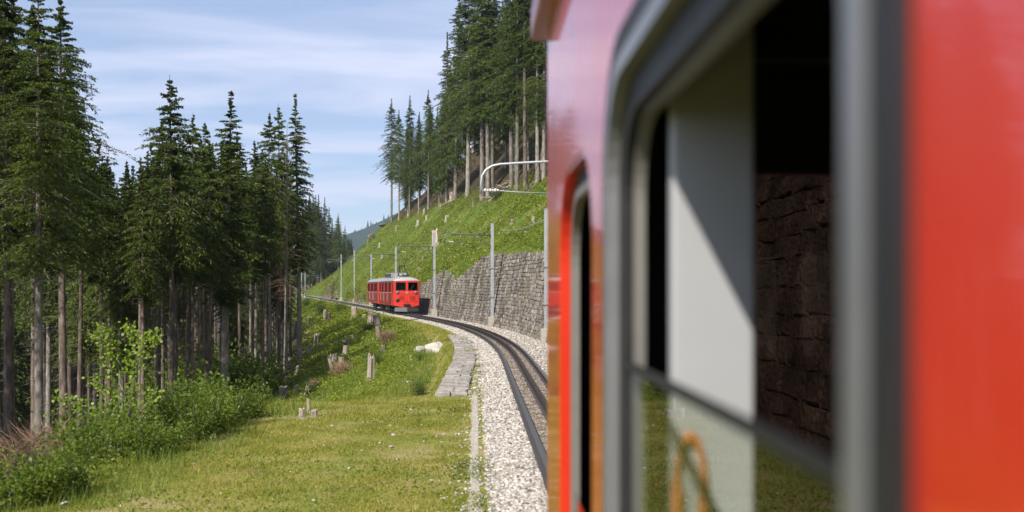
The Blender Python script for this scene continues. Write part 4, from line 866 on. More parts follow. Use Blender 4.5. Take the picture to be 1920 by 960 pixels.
def spruce_meshes(seed, H, cb, Rad, dens, mat, bark, dead=False, ragged=.25, step=.34, tr=.0085, fine=1.0):
    r = np.random.default_rng(seed); zb = cb * H
    nz = 14; z = np.linspace(-1.0, H, nz); bend = r.normal(0, .10, 2); ph = r.uniform(0, 6, 2)
    cx = lambda q: bend[0] * np.sin(q / H * 3 + ph[0]); cyy = lambda q: bend[1] * np.sin(q / H * 3 + ph[1])
    r0 = tr * H; rad = np.where(z < .6, r0 * 1.35, r0 * np.clip(1 - z / H, 0, 1) ** .85 + .012)
    Vt, Ft = tube_np(np.stack([cx(z), cyy(z), z], 1), rad, 8)
    trunk = mesh_np('trunk', Vt, Ft, bark, True)
    # dead twigs on the bare part of the trunk
    nd = int((max(zb, 1) - .6) * (9 if not dead else 5)); zz = r.uniform(.8, zb + 1.5, nd); a = r.uniform(0, 6.283, nd); ln = r.uniform(.3, 1.5, nd) * (.4 + zz / (zb + 1) * .9)
    A = np.stack([cx(zz), cyy(zz), zz], 1); Bq = A + np.stack([np.cos(a) * ln, np.sin(a) * ln, -r.uniform(-.05, .35, nd) * ln], 1)
    tv, tf = rods(A, Bq, r.uniform(.010, .022, nd))
    # live branches
    zs = np.arange(zb, H - .15, step); nb = []
    for q in zs:
        u = (q - zb) / (H - zb); k = r.poisson(4.2) + 3 if u < .9 else 6
        for _ in range(k): nb.append((q + r.uniform(-.2, .2), r.uniform(0, 6.283), u))
    nb = np.array(nb); n = len(nb); z0, az, u = nb[:, 0], nb[:, 1], np.clip(nb[:, 2], 0, 1)
    prof = np.minimum(1, .45 + u * 3.2) * (1 - u) ** .85 + .01
    L = Rad * prof * r.uniform(1 - ragged * 2, 1 + ragged, n) * (1 + .22 * np.sin(az * 2 + seed) + .25 * np.sin(z0 * 1.9 + seed))
    L = np.clip(L * np.clip((1 - u) / .16, .25, 1), .08, None)
    up = .25 + .45 * u ** 2; droop = .95 * (1 - u) ** .6 + .15 + r.uniform(-.1, .1, n); tipup = .32 * (1 - u)
    if dead: droop = droop * .7
    dirx, diry = np.cos(az), np.sin(az)
    def bp(t):          # t (n,k) -> points
        rr = L[:, None] * t; zz = z0[:, None] + L[:, None] * (up[:, None] * t - droop[:, None] * t ** 2 + tipup[:, None] * t ** 3)
        return np.stack([cx(z0)[:, None] + dirx[:, None] * rr, cyy(z0)[:, None] + diry[:, None] * rr, zz], -1)
    P = bp(np.array([[0, .5, 1.0]]).repeat(n, 0)); w = .006 + .009 * L
    sv, sf = rods(np.concatenate([P[:, 0], P[:, 1]]), np.concatenate([P[:, 1], P[:, 2]]), np.concatenate([w * 1.1, w * .75]))
    wood_V = np.concatenate([tv, sv]); wood_F = np.concatenate([tf, sf + len(tv)])
    # side twigs carrying needle sprays
    m = 13 if not dead else 9; t = np.clip(np.linspace(.12, 1, m)[None] + r.uniform(-.05, .05, (n, m)), .06, 1.0); Q = bp(t); side = np.where(np.arange(m) % 2 == 0, 1, -1)[None] * np.ones((n, 1))
    tl = (.10 + .34 * L[:, None] * (1.08 - t) + .10 * (L[:, None] > .8)) * r.uniform(.6, 1.3, (n, m)); tl = np.clip(tl, .05, .95) * np.clip(L[:, None] / .7, .22, 1)
    ang = az[:, None] + side * r.uniform(.55, 1.1, (n, m)); hang = r.uniform(.15, .75, (n, m)) * np.clip(1.1 - u[:, None], .15, 1)
    td = np.stack([np.cos(ang), np.sin(ang), -hang], -1); td /= np.linalg.norm(td, axis=-1, keepdims=True)
    if dead:
        A = Q.reshape(-1, 3); Bq = (Q + td * tl[..., None] * 1.1).reshape(-1, 3); v2, f2 = rods(A, Bq, .006)
        wood_F = np.concatenate([wood_F, f2 + len(wood_V)]); wood_V = np.concatenate([wood_V, v2])
        return trunk, mesh_np('crown', wood_V, wood_F, M['deadtwig']), None
    kk = dens; s = (np.arange(kk)[None, None] + r.random((n, m, kk))) / kk
    base = Q[:, :, None] + td[:, :, None] * (tl[:, :, None] * s)[..., None] + r.normal(0, .025, (n, m, kk, 3))
    keep = r.random((n, m, kk)) < .93
    ld = td[:, :, None] + r.normal(0, .42, (n, m, kk, 3)); ld[..., 2] -= .38; ld /= np.linalg.norm(ld, axis=-1, keepdims=True)
    ll = fine * r.uniform(.16, .36, (n, m, kk)) * (1 - .5 * u[:, None, None]) * np.clip(L[:, None, None] / .5, .45, 1); wv = np.cross(ld, r.normal(0, 1, (n, m, kk, 3)) * .7 + np.array([0, 0, 1.0])); wv /= np.linalg.norm(wv, axis=-1, keepdims=True) + 1e-6
    ww = fine * r.uniform(.026, .055, (n, m, kk))
    base, ld, ll, wv, ww = base[keep], ld[keep], ll[keep], wv[keep], ww[keep]
    V = np.stack([base + wv * ww[:, None], base - wv * ww[:, None], base + ld * ll[:, None]], 1).reshape(-1, 3); Fc = np.arange(len(V)).reshape(-1, 3)
    cr = mesh_np('crown', np.concatenate([V, wood_V]), np.concatenate([Fc, wood_F + len(V)]), mat); cr.materials.append(M['twig']); cr.polygons.foreach_set('material_index', np.concatenate([np.zeros(len(Fc), np.int32), np.ones(len(wood_F), np.int32)]))
    return trunk, cr, None
KIND = {}
for i in range(3):
    KIND['full%d' % i] = (spruce_meshes(11 + i, 22, [.52, .59, .55][i], 2.45, 6, M['needle'], M['bark']), 22)           # edge trees, low crown
    KIND['bare%d' % i] = (spruce_meshes(31 + i, 24, [.60, .66, .56][i], 2.1, 6, M['needle'], M['bark'], ragged=.34), 24)  # long clear trunk
    KIND['pale%d' % i] = (spruce_meshes(51 + i, 27, [.20, .36, .28][i], 3.3, 6, M['needle_lit'], M['bark_pale'], ragged=.3, tr=.0085), 27)
KIND['big0'] = (spruce_meshes(71, 27, .47, 3.2, 15, M['needle'], M['bark_pale'], ragged=.34, step=.36, fine=.62), 27)
KIND['big1'] = (spruce_meshes(73, 26, .49, 3.0, 15, M['needle_lit'], M['bark'], ragged=.34, step=.36, fine=.62), 26)
for i in range(2): KIND['hill%d' % i] = (spruce_meshes(91 + i, 26, [.10, .17][i], 3.2, 6, M['needle_lit'], M['bark_pale'], ragged=.36, tr=.0085), 26)
for i in range(2): KIND['low%d' % i] = (spruce_meshes(95 + i, 24, [.08, .14][i], 2.9, 6, M['needle'], M['bark'], ragged=.36), 24)
KIND['slim'] = (spruce_meshes(75, 24, .58, 1.5, 5, M['needle'], M['bark_pale'], ragged=.4), 24)
KIND['slimlow'] = (spruce_meshes(76, 24, .36, 1.9, 5, M['needle'], M['bark_pale'], ragged=.4), 24)
KIND['dead'] = (spruce_meshes(77, 19, .30, 2.0, 0, M['needle'], M['bark_pale'], dead=True, ragged=.4), 19)
NT = [0]
def tree(kind, loc, height, label, group, wide=1.0, rz=None, name='spruce_tree'):
    (tm, cm, bm_), H = KIND[kind]; s = height / H
    root = tag(empty(name, loc, random.uniform(0, 6.28) if rz is None else rz), label, 'tree', group); root.scale = (s * wide, s * wide, s)
    link('trunk', tm, root)
    link('crown', cm, root)
    NT[0] += 1; return root
# front row on the left, by trunk foot and tip in the photograph
left_row = [  # px, Y, tip y, kind, label, width
    (72, 31, -45, 'big0', 'tall broad spruce with a bare pale lower trunk at the left picture edge', 1.15),
    (12, 36, -95, 'big1', 'tall dark spruce cut by the left border of the picture', 1.2),
    (118, 44, -12, 'big1', 'broad dark spruce behind the pale left-edge trunk, its tip touching the top border', 1.15),
    (188, 50, 262, 'full1', 'shorter dark spruce filling the dip right of the tall left-edge trees', 1.0),
    (238, 56, 300, 'bare0', 'slim spruce between the left dip and the tall pointed spruce', 1.1),
    (318, 46, 140, 'full0', 'tall pointed spruce with layered open branches, highest of the left middle group', 1.05),
    (356, 55, 212, 'full2', 'narrow spruce directly right of the tall layered pointed one', .9),
    (385, 60, 228, 'bare1', 'spruce with hidden trunk tucked behind the club-topped one', 1.0),
    (428, 54, 168, 'slimlow', 'spruce with a dense club-shaped top and long pale trunk', 1.5),
    (447, 62, 250, 'full1', 'lower spruce right behind the club-topped one', .85),
    (476, 66, 262, 'bare2', 'bare-trunked spruce left of the twin rear tops', 1.0),
    (500, 70, 208, 'full2', 'dark spruce, the left of the twin rear tops', .85),
    (522, 74, 194, 'full0', 'dark spruce, the right of the twin rear tops', .75),
    (537, 72, 232, 'dead', 'dead spruce with thin brown leafless branches beside the tall edge spruce', .9),
    (557, 76, 174, 'slimlow', 'tall slender spruce with pale bare trunk at the right end of the left forest', 1.15),
    (545, 88, 300, 'bare0', 'short-crowned spruce behind the pale slender end tree', .9),
]
for px, Y, ty, k, lab, wd in left_row:
    g = gp(px, Y); tree(k, g, pz(ty, Y) - g.z, lab, 'spruces along the left forest edge', wd)
# trunks of the second row that stand clear against the dark
clear = [(150, 47), (268, 44), (298, 52), (330, 60), (362, 52), (392, 58), (398, 70), (440, 70), (470, 62), (490, 80), (497, 64), (532, 95), (205, 60), (170, 66), (250, 70), (286, 76), (345, 80), (415, 84), (455, 88)]
sky_x = [-80, 20, 95, 125, 165, 190, 240, 275, 315, 335, 356, 385, 418, 440, 475, 502, 520, 556, 572, 585, 600, 625, 650, 668]; sky_y = [-80, -60, 20, 60, 250, 275, 310, 260, 200, 240, 228, 250, 210, 265, 275, 235, 225, 215, 305, 345, 358, 384, 420, 465]
clear.sort()
for i, (px, Y) in enumerate(clear):
    g = gp(px, Y); ty = float(np.interp(px, sky_x, sky_y)) + random.uniform(15, 90); k = random.choice(['bare0', 'bare1', 'bare2', 'slim', 'pale0', 'bare1'])
    tree(k, g, max(12, pz(ty, Y) - g.z), '%s from the left of the bare pale trunks standing inside the left forest' % ordinal(i), 'bare trunks inside the left forest', random.uniform(.8, 1.05))
# the mass of the left forest
def fill_left():
    n = 0; tries = 0; pts = []; nf = [0]
    while n < 123 and tries < 12000:
        tries += 1; Y = 40 * (430 / 40) ** (random.random() ** 1.7); px = random.uniform(-60, 660)
        X = (px - VX) / F * Y; s = X - float(Xc(Y)); e = float(edge(Y)); back = -s - e
        if (Y > 150 and nf[0] >= 38) or (px > 556 and Y < 340): continue
        if back < 7 + 4 * random.random() or back > 75 or (px < 140 and Y < 62): continue
        if any((X - a) ** 2 + (Y - b) ** 2 < (2.4 + Y * .006) ** 2 for a, b in pts): continue
        z = float(terr(X, Y)); ty = float(np.interp(px, sky_x, sky_y)) + random.uniform(8, 120) * (1 if px < 560 else .45); h = min(pz(ty, Y) - z, 40)
        if h < 13: continue
        pts.append((X, Y)); n += 1; k = random.choice(['bare0', 'bare1', 'bare2', 'full0', 'full1', 'full2', 'slim', 'pale1']) if back < 34 else random.choice(['low0', 'low1', 'low0', 'low1', 'full0', 'full2'])
        far = Y > 150; nf[0] += far
        tree(k, (X, Y, z), h, 'dark spruce in the distant forest beside the far track' if far else 'dark spruce standing deep inside the left forest behind the front trunks', 'far spruces at the forest mouth' if far else 'spruces deep in the left forest', random.uniform(.85, 1.1))
fill_left()
def end_wood():
    """the wood into which the far track disappears"""
    pts = []
    for i in range(36):
        for _ in range(30):
            Y = random.uniform(400, 470); px = random.uniform(545, 660); X = (px - VX) / F * Y
            if all((X - a) ** 2 + (Y - b) ** 2 > 9 for a, b in pts) and abs(X - float(Xc(Y))) > 2.5: break
        pts.append((X, Y)); z = float(terr(X, Y)); ty = np.interp(px, sky_x, sky_y) + random.uniform(0, 60); tree(random.choice(['low0', 'low1']), (X, Y, z), min(max(pz(ty, Y) - z, 12), 40), 'dark spruce in the distant forest beside the far track', 'far spruces at the forest mouth', 1.15)
end_wood()
# a few trees just outside the left border (they show in the paint and glass and when stepping aside)
for i, (x, y) in enumerate([(-15.5, 24), (-18, 18), (-16, 11), (-20, 5), (-22, 27)]):
    tree(['big1', 'full0', 'bare1', 'full2', 'bare0'][i], (x, y, float(terr(x, y))), 21 + i % 3, 'spruce beyond the left border, seen mirrored in the coach paint', 'spruces mirrored in the coach paint')
# right-hand wood above the cleared slope
right_row = [  # px, Y, tip y, kind, label
    (734, 285, 184, 'pale1', 'leftmost spruce of the hillside wood, standing alone against the sky'),
    (748, 292, 205, 'pale1', 'thin spruce just right of the lone leftmost hillside one'),
    (768, 270, 178, 'pale2', 'pointed spruce, third from the left on the hillside skyline'),
    (785, 262, 215, 'pale2', 'spruce with tall thin trunk between the pointed hillside spruces'),
    (803, 250, 168, 'pale1', 'pointed hillside spruce left of the step up to the tall ones'),
    (822, 236, 200, 'hill1', 'dark hillside spruce at the foot of the tall group'),
    (838, 215, 60, 'hill0', 'tall dark hillside spruce with a low hidden trunk, left of the giant'),
    (857, 196, -30, 'hill1', 'giant hillside spruce whose left side shapes the tall skyline step'),
    (878, 168, -60, 'pale2', 'hillside spruce with thick pale trunk standing at the wood edge'),
    (904, 158, -70, 'pale1', 'hillside spruce with long pale trunk above the mast arm bend'),
    (915, 166, -55, 'pale1', 'hillside spruce with thin pale trunk just right of the arm bend'),
    (925, 160, -40, 'slim', 'slender pale trunk above the middle of the silver arm'),
    (958, 158, -80, 'pale2', 'hillside spruce, left of the pair of thick pale trunks'),
    (969, 150, -90, 'pale1', 'hillside spruce, right of the pair of thick pale trunks'),
    (984, 154, -80, 'bare2', 'hillside spruce with thin trunk behind the white sign-like slab'),
    (1008, 150, -60, 'slim', 'slender hillside trunk left of the coach edge'),
    (1020, 142, -70, 'pale2', 'tall pale trunk half hidden by the coach edge'),
]
BASE = {734: 417, 748: 414, 768: 408, 785: 400, 803: 393, 822: 387, 838: 381, 857: 374, 878: 366, 904: 375, 915: 371, 925: 363, 958: 352, 969: 360, 984: 353, 1008: 347, 1020: 340}
for px, Y, ty, k, lab in right_row:
    g = cast(px, BASE[px]) or gp(px, Y); Y = g.y; tree(k, g, pz(ty, Y) - g.z, lab, 'spruces of the hillside wood', 1.0 if Y > 200 else 1.15)
def fill_right():
    pts = []; n = 0; tries = 0
    rx = [715, 735, 800, 830, 850, 1000, 1200]; ry = [220, 200, 185, 160, 20, -60, -100]
    lx = [700, 735, 790, 840, 880, 905, 960, 1020, 1200]; ly = [420, 412, 392, 380, 362, 352, 338, 330, 300]       # lower limit of the wood
    while n < 85 and tries < 9000:
        tries += 1; px = random.uniform(725, 1130); Y = random.uniform(90, 330); X = (px - VX) / F * Y; z = float(terr(X, Y)); s = X - float(Xc(Y))
        if s < 8: continue
        py = VY - F * (z - HC) / Y
        if s < s_wood(Y) + 1.0 or any((X - a) ** 2 + (Y - b) ** 2 < 9 for a, b in pts): continue
        h = min(pz(float(np.interp(px, rx, ry)) + random.uniform(5, 90), Y) - z, random.uniform(27, 38))
        if h < 14: continue
        pts.append((X, Y)); n += 1; tree(random.choice(['pale0', 'pale1', 'pale2', 'hill0', 'hill1', 'hill0', 'hill1', 'full2']), (X, Y, z), h, 'spruce deep inside the hillside wood above the cleared slope', 'spruces deep in the hillside wood', random.uniform(.9, 1.15))
fill_right()
print('trees', NT[0])

# ------------------------------------------------------------------ small growth: leaves and blades as loose faces
def blades(P, h, w, lean, up=None):
    n = len(P); a = RNG.uniform(0, 6.283, n); b = RNG.uniform(0, 6.283, n); c = np.stack([np.cos(a), np.sin(a), 0 * a], 1); l = np.stack([np.cos(b), np.sin(b), 0 * b], 1)
    tip = P + l * (h * RNG.uniform(.1, lean, n))[:, None] + np.stack([0 * h, 0 * h, h], 1)
    return np.stack([P - c * w[:, None], P + c * w[:, None], tip], 1).reshape(-1, 3)
def leaves(P, D, l, w, roll=1.0):
    n = len(P); D = D / (np.linalg.norm(D, axis=1, keepdims=True) + 1e-9); s = np.cross(D, RNG.normal(0, roll, (n, 3)) + np.array([0, 0, 1.0])); s /= np.linalg.norm(s, axis=1, keepdims=True) + 1e-9
    mid = P + D * (l * .45)[:, None]; nrm = np.cross(s, D) * (l * .06)[:, None]
    return np.stack([P, mid + s * w[:, None] + nrm, P + D * l[:, None], mid - s * w[:, None] + nrm], 1).reshape(-1, 3)
def tri_obj(name, V, mat, label, cat): return tag(link(name, mesh_np(name, V, np.arange(len(V)).reshape(-1, 3), mat)), label, cat, kind='stuff')
def quad_obj(name, V, mat, label, cat): return tag(link(name, mesh_np(name, V, np.arange(len(V)).reshape(-1, 4), mat)), label, cat, kind='stuff')
def scatter(n, y0, y1, s0, s1, test=None):
    Y = y0 * (y1 / y0) ** RNG.random(n); S = RNG.uniform(s0, s1, n); X = Xc(Y) + S
    if test is not None: k = test(X, Y, S); X, Y, S = X[k], Y[k], S[k]
    return np.stack([X, Y, terr(X, Y)], 1), Y, S
inview = lambda X, Y: (X / Y > -.52) & (X / Y < .14)
# mown lawn
P, Y, S = scatter(420000, 11, 100, -9.2, -1.62, lambda X, Y, S: (-S < edge(Y) + .6) & inview(X, Y) & (vnoise(X * .8, Y * .8, 11) + vnoise(X * 2.5, Y * 2.5, 12) * .5 + RNG.normal(0, .13, len(X)) > -.18) & ~((Y > 26.5) & (Y < 60) & (S > -2.7 + .5 * (Y - 27) / 32) & (RNG.random(len(Y)) < .6)))
h = RNG.uniform(.02, .065, len(P)) * (.8 + vnoise(P[:, 0] * 1.3, Y * 1.3, 14)) * (Y / 18) ** .35 * np.where(RNG.random(len(P)) < .06, 2.0, 1); tri_obj('lawn_grass', blades(P, h, RNG.uniform(.003, .008, len(P)) * (Y / 15) ** .6, 1.4), M['grass'], 'short mown yellow-green grass beside the ballast', 'grass')
# taller tufts in the lawn
P, Y, S = scatter(30000, 11, 60, -8.6, -1.8, lambda X, Y, S: (-S < edge(Y)) & inview(X, Y) & (vnoise(X * 1.7, Y * 1.7, 81) > .2)); h = RNG.uniform(.06, .14, len(P))
tri_obj('lawn_tufts', blades(P, h, RNG.uniform(.003, .006, len(P)) * (Y / 15) ** .6, 1.0), M['tallgrass'], 'taller grass tufts standing in the mown lawn', 'grass')
# broad weeds in the lawn
P, Y, S = scatter(26000, 11, 70, -8.6, -1.7, lambda X, Y, S: (-S < edge(Y)) & inview(X, Y) & (vnoise(X * .5, Y * .5, 21) > .05))
D = RNG.normal(0, 1, (len(P), 3)); D[:, 2] = RNG.uniform(.2, .9, len(P)); quad_obj('lawn_weeds', leaves(P, D, RNG.uniform(.03, .07, len(P)) * (Y / 15) ** .5, RNG.uniform(.012, .022, len(P)) * (Y / 15) ** .5), M['herb'], 'low broad-leaved weeds scattered in the lawn', 'weeds')
# long grass along the lawn rim
P, Y, S = scatter(52000, 11.5, 80, -13, -3.2, lambda X, Y, S: (-S > edge(Y) - 1.6 + 1.2 * vnoise(X * .6, Y * .6, 31)) & (-S < edge(Y) + 3.2) & inview(X, Y) & (vnoise(X * .9, Y * .9, 32) > -.15))
h = RNG.uniform(.10, .42, len(P)) * (.75 + vnoise(P[:, 0] * .7, Y * .7, 33)) * (Y / 20) ** .25; tri_obj('long_grass', blades(P, h, RNG.uniform(.004, .009, len(P)) * (Y / 18) ** .6, .8), M['tallgrass'], 'long unmown grass along the rim of the lawn', 'grass')
# herbs on the slope below the lawn
P, Y, S = scatter(80000, 16, 260, -24, -2.3, lambda X, Y, S: (-S > edge(Y) - .2) & (-S < edge(Y) + 7.5 + 3 * vnoise(X * .15, Y * .15, 41)) & inview(X, Y))
def herbs(P, Y, per, size, mat, name, label, cat='undergrowth', hmax=.45):
    n = len(P); k = per; hh = RNG.uniform(.08, hmax, n) * (.55 + np.clip(vnoise(P[:, 0] * .45, P[:, 1] * .45, 43) + .5, 0, 1)) * np.clip(Y / 45, .8, 2.2) ** .5
    Q = np.repeat(P, k, 0); t = RNG.random(n * k); r = RNG.uniform(.02, .17, n * k) * np.repeat(np.clip(Y / 45, .8, 2.5) ** .6, k); a = RNG.uniform(0, 6.283, n * k)
    Q = Q + np.stack([np.cos(a) * r, np.sin(a) * r, t * np.repeat(hh, k)], 1); D = np.stack([np.cos(a), np.sin(a), RNG.uniform(-.2, .9, n * k)], 1)
    sz = RNG.uniform(.6, 1.3, n * k) * size * np.repeat(np.clip(Y / 45, .6, 2.6) ** .75, k)
    return quad_obj(name, leaves(Q, D, sz, sz * RNG.uniform(.22, .36, n * k), .6), mat, label, cat)
herbs(P, Y, 4, .11, M['herb'], 'slope_herbs', 'bright green herbs and brambles covering the slope below the lawn', hmax=.30)
# forest floor growth
P, Y, S = scatter(9000, 24, 200, -50, -8, lambda X, Y, S: (-S > edge(Y) + 6) & inview(X, Y)); herbs(P, Y, 3, .14, M['herb_dark'], 'forest_floor_growth', 'sparse dark undergrowth on the shaded forest floor')
# hillside growth
P, Y, S = scatter(170000, 46, 420, 3.2, 62, lambda X, Y, S: (S < s_wood(Y) + 1) & (S > 2.65 + .2 * (wall_h(Y) + .3)) & (X / Y < .13) & (X / Y > -.2) & (vnoise(X * .22, Y * .22, 51) + .5 * vnoise(X * .7, Y * .7, 52) > -.34)); herbs(P, Y, 4, .10, M['herb'], 'hillside_herbs', 'lush bright green herbs covering the cleared hillside', hmax=.55)
P, Y, S = scatter(8000, 46, 300, 3.4, 50, lambda X, Y, S: (S < s_wood(Y) + 3) & (S > 2.7 + .2 * (wall_h(Y) + .3)) & (X / Y < .13) & (vnoise(X * .3, Y * .3, 53) > .02)); herbs(P, Y, 4, .13, M['herb_dark'], 'hillside_brambles', 'darker bramble patches on the cleared hillside', hmax=.8)
P, Y, S = scatter(120000, 46, 300, 3.2, 50, lambda X, Y, S: (S < s_wood(Y)) & (S > 2.7 + .2 * (wall_h(Y) + .3)) & (X / Y < .13) & (vnoise(X * .2, Y * .2, 71) > -.12)); h = RNG.uniform(.25, .7, len(P)) * (Y / 80) ** .3
tri_obj('hillside_grass', blades(P, h, RNG.uniform(.008, .018, len(P)) * (Y / 80) ** .7, .7), M['tallgrass'], 'long pale grass growing between the herbs of the hillside', 'grass')
P, Y, S = scatter(9000, 48, 220, 3.6, 45, lambda X, Y, S: (S < s_wood(Y)) & (S > 2.8 + .2 * (wall_h(Y) + .3)) & (X / Y < .13) & (vnoise(X * .12, Y * .12, 57) > -.05)); P[:, 2] += RNG.uniform(.3, .75, len(P)); sz = RNG.uniform(.035, .075, len(P)) * (Y / 70) ** .6
quad_obj('hillside_blossom', leaves(P, RNG.normal(0, 1, (len(P), 3)), sz, sz * .5), M['flower'], 'pale cream blossoms dotting the upper hillside', 'wildflowers')
P, Y, S = scatter(260, 12, 60, -8, -1.8, lambda X, Y, S: (-S < edge(Y)) & inview(X, Y)); P[:, 2] += .05; sz = RNG.uniform(.012, .025, len(P))
quad_obj('lawn_blossom', leaves(P, RNG.normal(0, 1, (len(P), 3)), sz, sz * .5), M['flower'], 'tiny white and yellow flowers in the lawn', 'wildflowers')
# ivy and grass tufts rooted in the stone wall
n = 1100; Y = RNG.uniform(46, 122, n); hz = np.clip(1 - RNG.random(n) ** 1.6 * .9, .05, 1) * (wall_h(Y)); k = vnoise(Y * .35, hz * .5, 61) + .6 * vnoise(Y * 1.2, hz * 1.5, 62) > .12; Y, hz = Y[k], hz[k]
P = np.stack([Xc(Y) + face_s(hz) - .1, Y, hz], 1); herbs(P, Y * .7, 8, .09, M['herb'], 'wall_plants', 'small green plants rooted in the joints of the stone wall', 'plants', .25)
n = 60; Y = RNG.uniform(9, 20, n); hz = RNG.uniform(1, 5.4, n); k = vnoise(Y * .5, hz * .7, 63) > .1; Y, hz = Y[k], hz[k]
P = np.stack([Xc(Y) + face_s(hz) - .1, Y, hz], 1); herbs(P, Y * 2.2, 14, .07, M['herb_dark'], 'wall_weeds', 'small dark weeds on the brown wall seen through the windscreen', 'plants', .2)
n = 900; Y = np.where(RNG.random(n) < .5, RNG.uniform(173, 205, n), RNG.uniform(240, 298, n)); hz = RNG.random(n) ** .6 * wall_h(Y); P = np.stack([Xc(Y) + 2.3 + .16 * hz, Y, hz], 1); k = vnoise(Y * .3, hz * .5, 67) > -.12; P, Y = P[k], Y[k]
herbs(P, Y * .5, 6, .16, M['herb'], 'rock_plants', 'grass and moss growing over the far rock faces', 'plants', .3)
# weeds at the joint of ballast and grass
P, Y, S = scatter(2600, 12, 60, -1.95, -1.38, lambda X, Y, S: vnoise(X * 1.5, Y * .9, 65) > .02 + .2 * (Y < 27)); herbs(P, Y, 4, .06, M['herb'], 'verge_weeds', 'green weeds creeping over the edge of the ballast', 'weeds', .10)

# ------------------------------------------------------------------ bushes, sapling, dry brush
def bush_meshes(seed, Rr, Hh, n, size, mat):
    r = np.random.default_rng(seed); ns = 16; a = r.uniform(0, 6.283, ns); tilt = r.uniform(.1, .8, ns); ln = Hh * r.uniform(.45, 1.4, ns)
    d = np.stack([np.cos(a) * tilt * Rr / Hh, np.sin(a) * tilt * Rr / Hh, np.ones(ns)], 1); A = np.stack([np.cos(a) * .12 * Rr, np.sin(a) * .12 * Rr, 0 * a - .1], 1); tip = A + d * ln[:, None]
    sv, sf = rods(A, tip, .012)
    k = r.integers(0, ns, n); t = r.uniform(.12, 1.02, n) ** .8; P = A[k] + d[k] * (ln[k] * t)[:, None]; off = r.normal(0, 1, (n, 3)) * (.20 * Rr) * np.array([1, 1, .8]); P = P + off; P[:, 2] = np.maximum(P[:, 2], .03)
    D = off / (np.linalg.norm(off, axis=1, keepdims=True) + 1e-6) + np.array([0, 0, .25]) + r.normal(0, .4, (n, 3)); sz = r.uniform(.6, 1.3, n) * size
    V = leaves(P, D, sz, sz * r.uniform(.26, .38, n), .6)
    return mesh_np('stems', sv, sf, M['twig']), mesh_np('leaves', V, np.arange(len(V)).reshape(-1, 4), mat)
BUSH = [bush_meshes(201, .75, .85, 2300, .075, M['bush']), bush_meshes(202, .9, 1.15, 2700, .07, M['bush']), bush_meshes(203, .65, .65, 1600, .085, M['bush']), bush_meshes(204, .8, 1.0, 2600, .07, M['herb_dark'])]
def bush(kind, loc, s, label, group=None, name='bush'):
    root = tag(empty(name, loc, random.uniform(0, 6.28)), label, 'bush', group); root.scale = (s, s, s * random.uniform(.9, 1.15)); link('stems', BUSH[kind][0], root); link('leaves', BUSH[kind][1], root)
thicket = [(170, 868, 1.15, 0), (205, 850, .8, 1), (245, 838, .8, 1), (285, 835, .9, 2), (300, 810, 1.3, 1), (335, 820, 1.2, 0), (352, 795, 1.3, 1), (385, 800, 1.15, 0), (405, 782, 1.25, 1), (440, 772, 1.1, 2), (465, 758, 1.15, 0), (500, 752, .9, 2), (155, 885, .8, 2), (225, 865, .85, 2), (395, 815, .8, 2), (318, 850, .7, 2), (470, 785, .7, 0), (430, 800, .8, 1), (270, 865, .8, 0), (355, 830, .9, 1)]
for i, (px, py, s, k) in enumerate(sorted(thicket)):
    g = cast(px, py); bush(k, g, s * 1.16 * max(g.y / 24, .8), '%s leafy bush, counted from the left, in the green thicket at the lawn rim' % ordinal(i), 'thicket bushes at the lawn rim')
slope_b = [(25, 955, .8, 2, 'low leafy weed clump in the bottom corner of the lawn'), (75, 948, .8, 0, 'leafy clump between the corner weeds and the dry brush'), (125, 930, .75, 2, 'low clump at the foot of the dry brown brush'), (365, 745, 1.0, 1, 'tall pale-tipped bush rising from the middle of the thicket against the trunks'), (700, 690, .8, 3, 'dark green bush beside the tallest stump on the slope'), (690, 625, 1.1, 0, 'fresh green bush between the thick stumps near the track edging'), (600, 590, 1.6, 3, 'dark bush mass below the far track edging'), (572, 578, 1.8, 3, 'dark bush at the forest mouth under the far masts'), (640, 585, 1.5, 0, 'light bush on the bank below the rear coach'), (582, 745, .7, 3, 'small dark shrub in the grass right of the root plate'), (588, 730, .5, 0, 'low shrub behind the root plate'), (930, 375, 1.6, 3, 'small dark shrub under the silver arm at the wood edge'), (785, 742, .45, 3, 'small dark-leaved weed at the foot of the low stone wall'), (786, 678, .32, 3, 'dark grass clump at the foot of the two white boulders')]
for px, py, s, k, lab in slope_b:
    g = cast(px, py); bush(k, g, s, lab)
